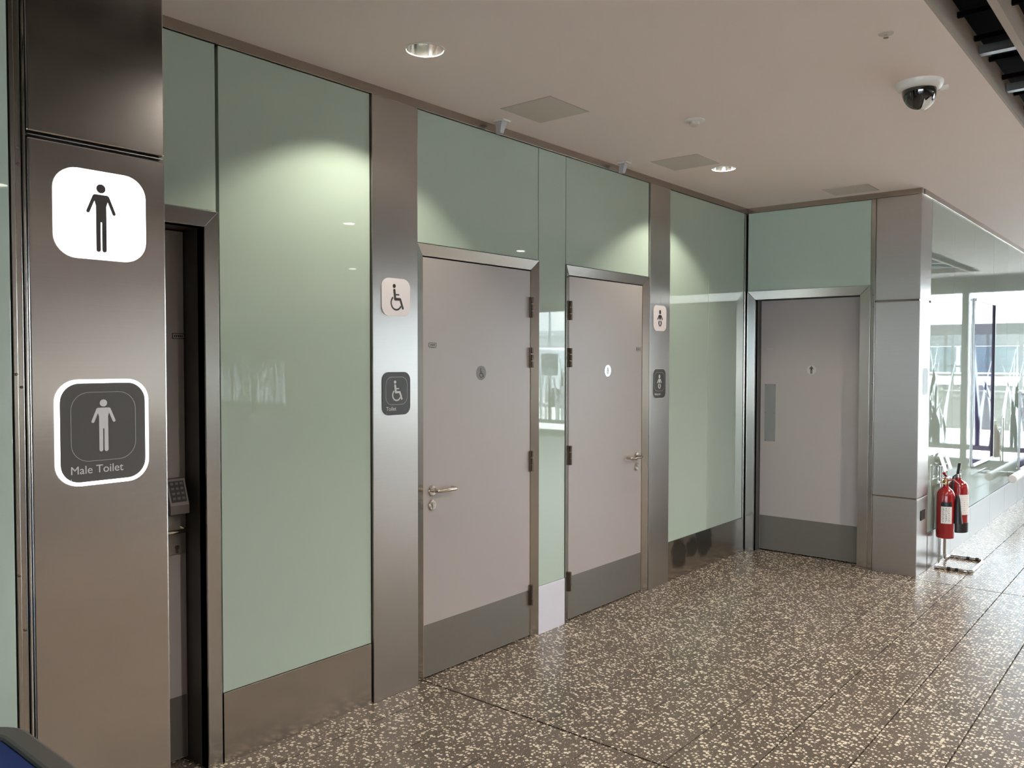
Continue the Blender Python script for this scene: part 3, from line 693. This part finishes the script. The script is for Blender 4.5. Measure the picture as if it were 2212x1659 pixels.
accesspanel(0.226, 0.546, 4.622, 4.938, 'square grey ceiling panel beside the farther downlight')
accesspanel(0.757, 1.080, 6.180, 6.462, 'square grey ceiling panel close to the end wall')
def wedge(x, y, lab):
    t = thing('wedge_fitting', lab, 'ceiling fitting', (x, y, ZC), 'small wedge fittings by the ceiling trim')
    bx('base_plate', (x-0.028, x+0.040, y-0.030, y+0.030, ZC-0.008, ZC), 'white', t, 0.002)
    bm = bmesh.new()
    a = [(x-0.018, y-0.022, ZC-0.008), (x+0.022, y-0.022, ZC-0.008), (x+0.022, y+0.022, ZC-0.008), (x-0.018, y+0.022, ZC-0.008)]
    b = [(x-0.026, y-0.014, ZC-0.066), (x+0.004, y-0.014, ZC-0.066), (x+0.004, y+0.014, ZC-0.066), (x-0.026, y+0.014, ZC-0.066)]
    va = [bm.verts.new(p) for p in a]; vb = [bm.verts.new(p) for p in b]
    bm.faces.new(va); bm.faces.new(list(reversed(vb)))
    for i in range(4): bm.faces.new((va[i], vb[i], vb[(i+1)%4], va[(i+1)%4]))
    obj('housing', bm, 'lilac', t, 0.002)
wedge(0.085, 3.335, 'small pale wedge fitting by the trim above the wheelchair door')
wedge(0.082, 4.532, 'small pale wedge fitting by the trim above the baby door')
t = thing('smoke_detector', 'small round white detector in the middle of the ceiling', 'detector', (0.869, 3.974, ZC))
bm = bmesh.new(); lathe(bm, [(0.055, 0), (0.055, -0.003), (0.048, -0.008), (0.030, -0.009)], (0.869, 3.974, ZC), 'Z', 32); obj('base', bm, 'white', t, smooth=True)
bm = bmesh.new(); lathe(bm, [(0.028, -0.009), (0.026, -0.022), (0.016, -0.030), (0.0, -0.031)], (0.869, 3.974, ZC), 'Z', 24); obj('sensor', bm, 'cpanel', t, smooth=True)
t = thing('sprinkler', 'tiny sprinkler rosette in the ceiling above the dome camera', 'sprinkler', (1.982, 3.391, ZC))
bm = bmesh.new(); lathe(bm, [(0.028, 0), (0.027, -0.003), (0.012, -0.005)], (1.982, 3.391, ZC), 'Z', 28); obj('rosette', bm, 'cpanel', t, smooth=True)
bm = bmesh.new(); lathe(bm, [(0.006, -0.005), (0.006, -0.014), (0.010, -0.015), (0.010, -0.017)], (1.982, 3.391, ZC), 'Z', 16); obj('nozzle', bm, 'chrome', t, smooth=True)
# dome camera
cx, cy = 1.930, 4.090
t = thing('dome_camera', 'white dome security camera with smoked dome on the ceiling', 'camera', (cx, cy, ZC))
bm = bmesh.new(); lathe(bm, [(0.100, 0), (0.100, -0.012), (0.090, -0.028), (0.080, -0.034), (0.074, -0.034)], (cx, cy, ZC), 'Z', 40); obj('base', bm, 'white', t, smooth=True)
bm = bmesh.new(); lathe(bm, [(0.073*math.cos(a), -0.034-0.085*math.sin(a)) for a in [PI/2*k/12 for k in range(12)]]+[(0.0, -0.119)], (cx, cy, ZC), 'Z', 32); obj('dome', bm, 'dome', t, smooth=True)
bm = bmesh.new()
for k in range(16):
    a0, a1 = -1.0+2.6*k/16, -1.0+2.6*(k+1)/16
    lo0, lo1 = 0.62+0.12*math.sin(k*1.7), 0.62+0.12*math.sin((k+1)*1.7)
    def sp(a, e): return (cx+0.078*math.cos(e)*math.cos(a), cy+0.078*math.cos(e)*math.sin(a), ZC-0.036-0.090*math.sin(e))
    for j in range(4):
        e0, e1, f0, f1 = lo0+(1.45-lo0)*j/4, lo0+(1.45-lo0)*(j+1)/4, lo1+(1.45-lo1)*j/4, lo1+(1.45-lo1)*(j+1)/4
        bm.faces.new([bm.verts.new(p) for p in (sp(a0, e0), sp(a1, f0), sp(a1, f1), sp(a0, e1))])
bmesh.ops.remove_doubles(bm, verts=bm.verts, dist=1e-5)
fo = obj('protective_film', bm, 'white', t, smooth=True); md = fo.modifiers.new('thick', 'SOLIDIFY'); md.thickness = 0.0015
bm = bmesh.new(); tube(bm, [(cx+0.066, cy+0.056, ZC-0.024), (cx+0.098, cy+0.082, ZC-0.016)], 0.011, 12); obj('lock_tab', bm, 'white', t, smooth=True)

# open slatted ceiling
cs = thing('slatted_ceiling', 'dark open ceiling of long brown slats beyond the plaster edge', 'ceiling', (4.0, 3.5, ZC), kind='structure')
fbm = bmesh.new(); box(fbm, -0.014, 0.014, YB, 13.2, 0, 0.12); f0 = obj('slat', fbm, 'fin', cs)
f0.location = (2.352-4.0, -3.5, 0); f0.matrix_parent_inverse = Matrix.Identity(4)
x = 2.352+0.60
while x < 7.55:
    c = f0.copy(); COL.objects.link(c); c.location.x = x-4.0; x += 0.60
rbm = bmesh.new(); box(rbm, 0, 5.38, -0.009, 0.009, -0.010, 0.010); r0 = obj('carrier_rod', rbm, 'void', cs)
r0.matrix_parent_inverse = Matrix.Identity(4); r0.location = (2.184-4.0, YB+0.2-3.5, 0.082)
y = 3.74
ry = [3.603+0.3066*i for i in range(-40, 31)]
r0.location.y = ry[0]-3.5
for y in ry[1:]:
    c = r0.copy(); COL.objects.link(c); c.location.y = y-3.5
cb = bmesh.new(); box(cb, 0, 5.38, -0.021, 0.021, 0, 0.004); box(cb, 0, 5.38, -0.021, -0.018, 0, 0.035); box(cb, 0, 5.38, 0.018, 0.021, 0, 0.035)
k0 = obj('strut_channel', cb, 'galv', cs); k0.matrix_parent_inverse = Matrix.Identity(4); k0.location = (2.185-4.0, 4.02-3.5, 0.045)
for y in [4.02+0.633*i for i in range(-19, 15) if i not in (0, -1)]:
    c = k0.copy(); COL.objects.link(c); c.location.y = y-3.5

# ------------------------------------------------------------------ display cases on the far wall
def case(y0, y1, z0, z1, lab):
    t = thing('display_case', lab, 'display case', (W, (y0+y1)/2, z0), 'framed cases on the far wall')
    x1 = W+0.028
    bx('body', (W, W+0.010, y0+0.010, y1-0.010, z0+0.012, z1-0.012), 'frameblk', t)
    bx('glass', (W+0.010, W+0.014, y0+0.010, y1-0.028, z0+0.014, z1-0.014), 'purple', t)
    bx('side_rail', (W, x1, y1-0.030, y1, z0, z1), 'frameblk', t, 0.002)
    bx('side_rail', (W, W+0.012, y0, y0+0.012, z0, z1), 'alum', t, 0.002)
    bx('end_rail', (W, x1-0.002, y0+0.012, y1-0.030, z1-0.022, z1), 'alum', t, 0.002)
    bx('end_rail', (W, x1-0.002, y0+0.012, y1-0.030, z0, z0+0.022), 'alum', t, 0.002)
case(8.362, 9.257, 0.640, 2.155, 'tall purple-tinted framed case on the glossy far wall above the extinguishers')
case(10.88, 11.70, 0.350, 1.25, 'dark framed case at the right edge of the photo')
t = thing('perch_rail', 'white round rail end low on the far wall at the right edge', 'rail', (1.45, 11, 0.38))
bm = bmesh.new(); lathe(bm, [(0.036, 0), (0.042, 0.006), (0.042, 2.6)], (1.45, 9.82, 0.38), 'Y', 28); obj('rail', bm, 'white', t, smooth=True)
for y in (10.2, 12.1): bx('bracket', (W+0.004, 1.42, y-0.02, y+0.02, 0.355, 0.405), 'satin', t, 0.002)

# ------------------------------------------------------------------ fire extinguishers
SX, SY = 1.385, 7.185
def stand(ox, oy, lab):
    t = thing('extinguisher_stand', lab, 'stand', (ox, oy, 0), 'chrome extinguisher stands')
    r = 0.011
    def arc(c, p0, p1, n=6):
        return [Vector(c)+(Vector(p0)*math.cos(PI/2*k/n)+Vector(p1)*math.sin(PI/2*k/n)) for k in range(n+1)]
    y0, y1, x0, x1, R = oy-0.235, oy+0.235, ox-0.005, ox+0.245, 0.05
    path = [(x0, y0, r)]+[(x1-R, y0, r)]+arc((x1-R, y0+R, r), (0,-R,0), (R,0,0))+arc((x1-R, y1-R, r), (R,0,0), (0,R,0))+[(x0, y1, r)]
    bm = bmesh.new(); tube(bm, path, r, 12); obj('base_loop', bm, 'chrome', t, smooth=True)
    for dy, s in ((-0.085, -1), (0.085, 1)):
        bm = bmesh.new()
        tube(bm, [(ox, oy+s*0.235, r), (ox-0.005, oy+dy+s*0.06, r), (ox-0.005, oy+dy+s*0.02, 0.018), (ox-0.005, oy+dy, 0.06), (ox-0.005, oy+dy, 0.775)], r, 12); obj('upright', bm, 'chrome', t, smooth=True)
        bm = bmesh.new(); prism(bm, [(ox-0.012, oy+dy-0.045, 0.855), (ox+0.028, oy+dy-0.045, 0.735), (ox+0.031, oy+dy-0.045, 0.736), (ox-0.009, oy+dy-0.045, 0.856)], (0, 0.10, 0))
        obj('label_plate', bm, 'label', t)
    bm = bmesh.new(); tube(bm, [(ox-0.005, oy-0.17, 0.655), (ox-0.005, oy+0.20, 0.655)], 0.008, 10); obj('cross_bar', bm, 'chrome', t, smooth=True)
    for y in (oy-0.165, oy+0.20):
        bx('hook', (ox-0.012, ox+0.05, y-0.012, y+0.012, 0.645, 0.655), 'chrome', t, 0.002)
    for yy, xx in ((y0, x0+0.10), (y0, x0+0.155), (y1, x0+0.14), (y1, x0+0.205)):
        bm = bmesh.new(); tube(bm, [(xx-0.011, yy, r), (xx+0.011, yy, r)], 0.0145, 14); obj('rubber_ring', bm, 'black', t, smooth=True)
    return t
def ext_co2(x, y, z0, lab):
    t = thing('fire_extinguisher', lab, 'extinguisher', (x, y, z0), 'fire extinguishers on stands')
    bm = bmesh.new(); lathe(bm, [(0.050, 0), (0.062, 0.004), (0.064, 0.012), (0.064, 0.325), (0.060, 0.350), (0.048, 0.372), (0.030, 0.388), (0.020, 0.398), (0.019, 0.420), (0.0, 0.420)], (x, y, z0), 'Z', 36); obj('cylinder', bm, 'red', t, smooth=True)
    bm = bmesh.new(); lathe(bm, [(0.020, 0.418), (0.020, 0.440), (0.015, 0.444), (0.015, 0.462)], (x, y, z0), 'Z', 20); tube(bm, [(x-0.02, y-0.035, z0+0.43), (x-0.02, y+0.035, z0+0.43)], 0.008, 10); obj('valve', bm, 'brass', t, smooth=True)
    bm = bmesh.new(); box(bm, x-0.012, x+0.012, y-0.055, y+0.015, z0+0.462, z0+0.470)
    prism(bm, [(x-0.011, y-0.065, z0+0.500), (x-0.011, y+0.012, z0+0.472), (x-0.011, y+0.015, z0+0.482), (x-0.011, y-0.06, z0+0.514)], (0.022, 0, 0)); obj('squeeze_grip', bm, 'red', t, 0.002)
    path = [(x+0.012, y, z0+0.445), (x+0.05, y+0.01, z0+0.452), (x+0.085, y+0.015, z0+0.42), (x+0.090, y+0.015, z0+0.36), (x+0.080, y+0.012, z0+0.33)]
    bm = bmesh.new(); tube(bm, path, 0.007, 10); obj('hose', bm, 'red', t, smooth=True)
    bm = bmesh.new(); tube(bm, [(x+0.080, y+0.012, z0+0.335), (x+0.082, y+0.012, z0+0.31), (x+0.084, y+0.012, z0+0.12)], [0.012, 0.018, 0.034], 20); obj('horn', bm, 'black', t, smooth=True)
    a0, a1 = math.radians(-105), math.radians(-35); bm = bmesh.new(); n = 12
    def shell(bm, z, h, r):
        for k in range(n):
            b0, b1 = a0+(a1-a0)*k/n, a0+(a1-a0)*(k+1)/n
            bm.faces.new([bm.verts.new(p) for p in ((x+r*math.cos(b0), y+r*math.sin(b0), z), (x+r*math.cos(b1), y+r*math.sin(b1), z), (x+r*math.cos(b1), y+r*math.sin(b1), z+h), (x+r*math.cos(b0), y+r*math.sin(b0), z+h))])
    shell(bm, z0+0.12, 0.13, 0.0646); lb = obj('label', bm, 'label', t)
    bm = bmesh.new(); shell(bm, z0+0.25, 0.035, 0.0646); obj('label_band', bm, 'black', t)
    bm = bmesh.new(); random.seed(3)
    for r_ in range(9):
        zz = z0+0.235-r_*0.0125
        for c_ in range(3):
            b0 = math.radians(-95+c_*18); ww = math.radians(random.uniform(4, 14)); rr = 0.0649
            bm.faces.new([bm.verts.new(p) for p in ((x+rr*math.cos(b0), y+rr*math.sin(b0), zz), (x+rr*math.cos(b0+ww), y+rr*math.sin(b0+ww), zz), (x+rr*math.cos(b0+ww), y+rr*math.sin(b0+ww), zz+0.004), (x+rr*math.cos(b0), y+rr*math.sin(b0), zz+0.004))])
    obj('label_print', bm, 'ink', lb)
    return t
def ext_foam(x, y, z0, lab):
    t = thing('fire_extinguisher', lab, 'extinguisher', (x, y, z0), 'fire extinguishers on stands')
    bm = bmesh.new(); lathe(bm, [(0.074, 0.075), (0.075, 0.080), (0.075, 0.350), (0.071, 0.375), (0.055, 0.398), (0.030, 0.412), (0.022, 0.418), (0.022, 0.435), (0.0, 0.435)], (x, y, z0), 'Z', 36); obj('cylinder', bm, 'red', t, smooth=True)
    bm = bmesh.new(); lathe(bm, [(0.070, 0), (0.077, 0.006), (0.077, 0.080), (0.074, 0.082)], (x, y, z0), 'Z', 36); obj('foot_ring', bm, 'black', t, smooth=True)
    bm = bmesh.new(); lathe(bm, [(0.020, 0.433), (0.020, 0.462), (0.014, 0.468)], (x, y, z0), 'Z', 20); obj('valve', bm, 'chrome', t, smooth=True)
    bm = bmesh.new(); prism(bm, [(x-0.011, y-0.02, z0+0.466), (x-0.011, y+0.02, z0+0.466), (x-0.011, y+0.055, z0+0.535), (x-0.011, y+0.040, z0+0.545)], (0.022, 0, 0))
    prism(bm, [(x-0.011, y-0.01, z0+0.455), (x-0.011, y+0.06, z0+0.480), (x-0.011, y+0.058, z0+0.490), (x-0.011, y-0.01, z0+0.468)], (0.022, 0, 0)); obj('squeeze_grip', bm, 'black', t, 0.002)
    bm = bmesh.new()
    pth = [(x+0.018+0.016*math.cos(2*PI*k/16), y+0.055, z0+0.470+0.016*math.sin(2*PI*k/16)) for k in range(17)]; tube(bm, pth, 0.0015, 6); obj('pin_ring', bm, 'chrome', t)
    path = [(x-0.01, y-0.02, z0+0.452), (x-0.02, y-0.06, z0+0.44), (x-0.02, y-0.085, z0+0.39), (x-0.02, y-0.088, z0+0.20), (x-0.02, y-0.086, z0+0.12)]
    bm = bmesh.new(); tube(bm, path, 0.010, 12); obj('hose', bm, 'black', t, smooth=True)
    a0, a1 = math.radians(-75), math.radians(35); n = 14; bm = bmesh.new()
    for k in range(n):
        b0, b1 = a0+(a1-a0)*k/n, a0+(a1-a0)*(k+1)/n; r = 0.0756
        bm.faces.new([bm.verts.new(p) for p in ((x+r*math.cos(b0), y+r*math.sin(b0), z0+0.145), (x+r*math.cos(b1), y+r*math.sin(b1), z0+0.145), (x+r*math.cos(b1), y+r*math.sin(b1), z0+0.305), (x+r*math.cos(b0), y+r*math.sin(b0), z0+0.305))])
    lb = obj('label', bm, 'label', t); bm = bmesh.new(); random.seed(5)
    for r_ in range(9):
        zz = z0+0.29-r_*0.016
        for c_ in range(4):
            b0 = math.radians(-70+c_*25); ww = math.radians(random.uniform(6, 18)); rr = 0.0759
            bm.faces.new([bm.verts.new(p) for p in ((x+rr*math.cos(b0), y+rr*math.sin(b0), zz), (x+rr*math.cos(b0+ww), y+rr*math.sin(b0+ww), zz), (x+rr*math.cos(b0+ww), y+rr*math.sin(b0+ww), zz+0.005), (x+rr*math.cos(b0), y+rr*math.sin(b0), zz+0.005))])
    obj('label_print', bm, 'inkmid', lb)
    return t
stand(SX, SY, 'chrome tube stand holding two red fire extinguishers by the corner column')
ext_co2(1.430, 7.040, 0.228, 'red fire extinguisher with a black horn, in front on the chrome stand')
ext_foam(1.448, 7.370, 0.228, 'red fire extinguisher with a black base ring and white label, behind on the stand')
stand(1.95, 13.55, 'chrome stand with one extinguisher, seen only mirrored in the far glass wall')
ext_co2(2.00, 13.39, 0.228, 'lone extinguisher seen only mirrored in the far glass wall')

# ------------------------------------------------------------------ bin at the bottom left
t = thing('litter_bin', 'blue topped bin with a dark grey metal rim at the bottom left corner', 'bin', (1.585, 0.36, 0))
def slab(bm, x0, x1, y0, y1, z0, z1, r):
    pts = rrect(x1-x0, y1-y0, r, 8, (x0+x1)/2, (y0+y1)/2); prism(bm, [(a, b, z0) for a, b in pts], (0, 0, z1-z0))
BX0, BX1, BY0, BY1 = 1.405, 1.765, 0.16, 0.522
bm = bmesh.new(); slab(bm, BX0+0.01, BX1-0.01, BY0+0.01, BY1-0.01, 0.03, 0.945, 0.05); obj('body', bm, 'bingrey', t, 0.004)
bm = bmesh.new(); slab(bm, BX0+0.02, BX1-0.02, BY0+0.02, BY1-0.02, 0.0, 0.03, 0.05); obj('plinth', bm, 'black', t)
o_ = rrect(BX1-BX0, BY1-BY0, 0.075, 10, (BX0+BX1)/2, (BY0+BY1)/2); i_ = rrect(BX1-BX0-0.072, BY1-BY0-0.072, 0.042, 10, (BX0+BX1)/2, (BY0+BY1)/2)
bm = bmesh.new(); n = len(o_)
lv = [[bm.verts.new((a, b, z)) for a, b in pts] for pts, z in ((i_, 0.945), (o_, 0.945), (o_, 0.992), (i_, 0.992))]
for k in range(4):
    A_, B_ = lv[k], lv[(k+1) % 4]
    for j in range(n): bm.faces.new((A_[j], A_[(j+1)%n], B_[(j+1)%n], B_[j]))
obj('rim', bm, 'bingrey', t, 0.006)
bm = bmesh.new(); prism(bm, [(a, b, 0.946) for a, b in i_], (0, 0, 0.040)); obj('lid', bm, 'blue', t, 0.003)

# ------------------------------------------------------------------ far glazed facade
fc = bx('wall_front', (W-0.6, XE+0.2, F, F+0.2, 2.70, 3.62), 'wallpaint'); tag(fc, 'window wall of the hall, seen mirrored in the glossy glass', 'wall', kind='structure')
bx('infill', (12.5, 17.2, F, F+0.2, 0, 2.70), 'wallpaint', fc)
bx('infill', (W-0.6, W-0.05, F, F+0.2, 0, 2.70), 'wallpaint', fc)
random.seed(11)
def reeds(bm, x0, x1, nblade, y):
    for _ in range(nblade):
        x = random.uniform(x0+0.08, x1-0.08); h = random.uniform(0.6, 1.75); lean = random.uniform(-0.22, 0.22); w = random.uniform(0.012, 0.040); n = 8
        lf, rg = [], []
        for k in range(n+1):
            u = k/n; cx_ = min(max(x+lean*u*u, x0+0.04), x1-0.04); ww = w*(1-u)**0.7*(0.6+0.8*math.sin(PI*min(1, u*1.2+0.1)))+0.002
            lf.append((cx_-ww, y, 0.30+h*u)); rg.append((cx_+ww, y, 0.30+h*u))
        for k in range(n): bm.faces.new([bm.verts.new(p) for p in (lf[k], rg[k], rg[k+1], lf[k+1])])
    for _ in range(2):
        x = random.uniform(x0+0.2, x1-0.2); z = random.uniform(0.9, 1.2); l = random.uniform(-0.12, 0.12)
        pts = caps(x, z, x+l, z+0.26, 0.028); bm.faces.new([bm.verts.new((a, y, b)) for a, b in pts])
        pts = [(x-l*1.6-0.006, 0.3), (x-l*1.6+0.006, 0.3), (x+0.006, z), (x-0.006, z)]; bm.faces.new([bm.verts.new((a, y, b)) for a, b in pts])
def window(i, x0, x1, lab, F=F, plain=False, curtain=False):
    t = thing('window_%d' % i, lab, 'window', ((x0+x1)/2, F, 0), kind='structure')
    bx('sill', (x0, x1, F-0.06, F+0.12, 0, 0.10), 'mull', t); bx('head', (x0, x1, F-0.05, F+0.12, 2.62, 2.70), 'mull', t)
    bx('mullion', (x0, x0+0.045, F-0.06, F+0.12, 0.10, 2.62), 'mull', t); bx('mullion', (x1-0.045, x1, F-0.06, F+0.12, 0.10, 2.62), 'mull', t)
    bx('rail', (x0+0.045, x1-0.045, F-0.05, F+0.10, 0.24, 0.31), 'mull', t)
    bx('pane', (x0+0.045, x1-0.045, F+0.03, F+0.04, 0.31, 2.62), 'pane', t)
    bx('pane', (x0+0.045, x1-0.045, F+0.03, F+0.04, 0.10, 0.24), 'pane', t)
    if curtain:
        bm = bmesh.new(); n = 60; vs = []
        for k in range(n+1):
            xx = x0+0.05+(x1-x0-0.1)*k/n; vs.append((bm.verts.new((xx, F+0.22+0.03*math.sin(k*1.3), 0.05)), bm.verts.new((xx, F+0.22+0.03*math.sin(k*1.3), 2.62))))
        for a, b in zip(vs, vs[1:]): bm.faces.new((a[0], b[0], b[1], a[1]))
        obj('hanging', bm, 'curtain', t)
    elif not plain:
        bm = bmesh.new(); reeds(bm, x0+0.05, x1-0.05, int((x1-x0)*11), F+0.028); d = obj('reed_print', bm, 'reed', t)
wx = [W-0.05, 2.55, 4.05, 5.55, 7.05, 8.55, 12.5]
wl = ['tall window next to the far glass wall, mirrored in it', 'tall window second from the far glass wall, mirrored in it', 'tall window third from the far glass wall, mirrored in it',
      'tall window fourth from the far glass wall', 'tall window with a white van outside, mirrored in the slim green panel', 'wide tall window beyond the one with the van']
for i, (a, b) in enumerate(zip(wx, wx[1:])): window(i+1, a, b, wl[i])
window(7, 17.2, 19.4, 'far window mirrored in the big green panel'); window(8, 19.4, XE, 'last far window mirrored in the big green panel')
for k in range(6): window(9+k, 3.4+1.5*k, 4.9+1.5*k, 'tall clear window in the wall behind the viewer', YB-0.08, True)

# ------------------------------------------------------------------ outdoors, seen only in reflections
bm = bmesh.new(); box(bm, -60, 90, F+0.2, 160, -0.4, -0.12); box(bm, -60, 90, -90, YB-0.2, -0.4, -0.12)
tag(obj('ground', bm, 'asphalt'), 'grey tarmac outside the windows', 'ground', kind='structure')
bm = bmesh.new(); box(bm, -10, 40, F+0.2, F+6, -0.12, -0.02)
tag(obj('pavement', bm, 'paving'), 'pale pavement just outside the windows', 'pavement', kind='structure')
t = thing('bus_shelter', 'dark bus shelter outside, mirrored in the glossy far wall', 'shelter', (6.5, 31, 0))
bx('roof', (4.0, 9.2, 29.6, 32.2, 2.45, 2.75), 'shelter', t, 0.02); bx('fascia', (4.0, 9.2, 29.5, 29.6, 2.05, 2.75), 'shelter', t, 0.01)
for x in (4.1, 5.3, 6.5, 7.7, 9.0): bx('post', (x-0.05, x+0.05, 32.0, 32.1, -0.12, 2.45), 'shelter', t)
for x in (4.1, 9.0): bx('post', (x-0.05, x+0.05, 29.7, 29.8, -0.12, 2.45), 'shelter', t)
for z in (1.05, 1.35): bx('rail', (4.0, 9.2, 32.0, 32.06, z, z+0.08), 'shelter', t)
bx('low_wall', (4.0, 9.2, 31.9, 32.1, -0.12, 0.75), 'shelter', t)
t = thing('low_barrier', 'dark low barrier outside the windows, mirrored in the far wall', 'barrier', (4.0, 20.0, -0.12))
bx('panel', (2.2, 6.2, 19.95, 20.05, 0.12, 0.95), 'shelter', t, 0.01)
for x in (2.3, 4.2, 6.1): bx('post', (x-0.04, x+0.04, 19.94, 20.06, -0.12, 1.0), 'shelter', t)
def vehicle(name, lab, x, y, ln, h, wd, seed, long):
    t = thing(name, lab, 'vehicle', (x, y, -0.12)); z = 0.10
    prof = [(0, 0.35), (0, 0.95), (0.25, 1.15), (0.95, h-0.05), (1.15, h), (ln-0.1, h), (ln, h-0.15), (ln, 0.35)] if not long else [(0, 0.35), (0, 1.2), (0.25, h-0.1), (0.4, h), (ln-0.1, h), (ln, h-0.15), (ln, 0.35)]
    bm = bmesh.new(); prism(bm, [(x+a, y, b-0.12) for a, b in prof], (0, wd, 0)); obj('body', bm, 'vanwhite', t, 0.05)
    for k in ([0] if not long else range(4)):
        xa = x+(0.75 if not long else 0.7+k*(ln-1)/4); xb = xa+(0.75 if not long else (ln-1)/4-0.12)
        bx('side_window', (xa, xb, y-0.012, y+0.01, (1.15 if not long else 1.25)-0.12, (h-0.22 if not long else h-0.35)-0.12), 'vanglass', t)
    for xx in (x+0.9, x+ln-0.95):
        bm = bmesh.new(); lathe(bm, [(0.20, -0.03), (0.34, -0.02), (0.35, 0.02), (0.35, 0.2)], (xx, y, 0.23), 'Y', 24); obj('wheel', bm, 'tyre', t, smooth=True)
    return t
vehicle('van', 'white van parked outside, mirrored in the slim green panel between the doors', 14.2, 24.0, 4.9, 2.15, 1.9, 1, False)
vehicle('coach', 'white coach parked outside behind the bus shelter', 1.5, 36.0, 11.0, 2.6, 2.5, 2, True)
t = thing('far_building', 'long pale building behind the parked van', 'building', (40, 75, 0))
bx('wall', (5, 95, 72, 86, -0.12, 4.2), 'clad', t); bx('roof', (4.5, 95.5, 71.5, 86.5, 4.2, 4.7), 'alum', t)
for i, (x, y) in enumerate(((22.0, 36.0), (27.5, 40.0), (13.0, 44.0))):
    t = thing('lamp_post', ['slim lamp post behind the van', 'slim lamp post far behind the van', 'slim lamp post behind the bus shelter'][i], 'lamp post', (x, y, -0.12), 'car park lamp posts')
    bm = bmesh.new(); tube(bm, [(x, y, -0.12), (x, y, 7.5)], [0.09, 0.05], 10); obj('pole', bm, 'galv', t, smooth=True)
    bx('lantern', (x-0.5, x+0.1, y-0.12, y+0.12, 7.45, 7.55), 'galv', t, 0.02)
bm = bmesh.new(); random.seed(2); pts = [(-80, 150, -0.12)]
for k in range(41): pts.append((-80+5*k, 150, 5+2.5*math.sin(k*0.55)+1.5*math.sin(k*1.3)))
pts.append((120, 150, -0.12)); prism(bm, pts, (0, 8, 0))
tag(obj('hills', bm, 'hill'), 'blue-grey hills on the horizon', 'hill', kind='structure')
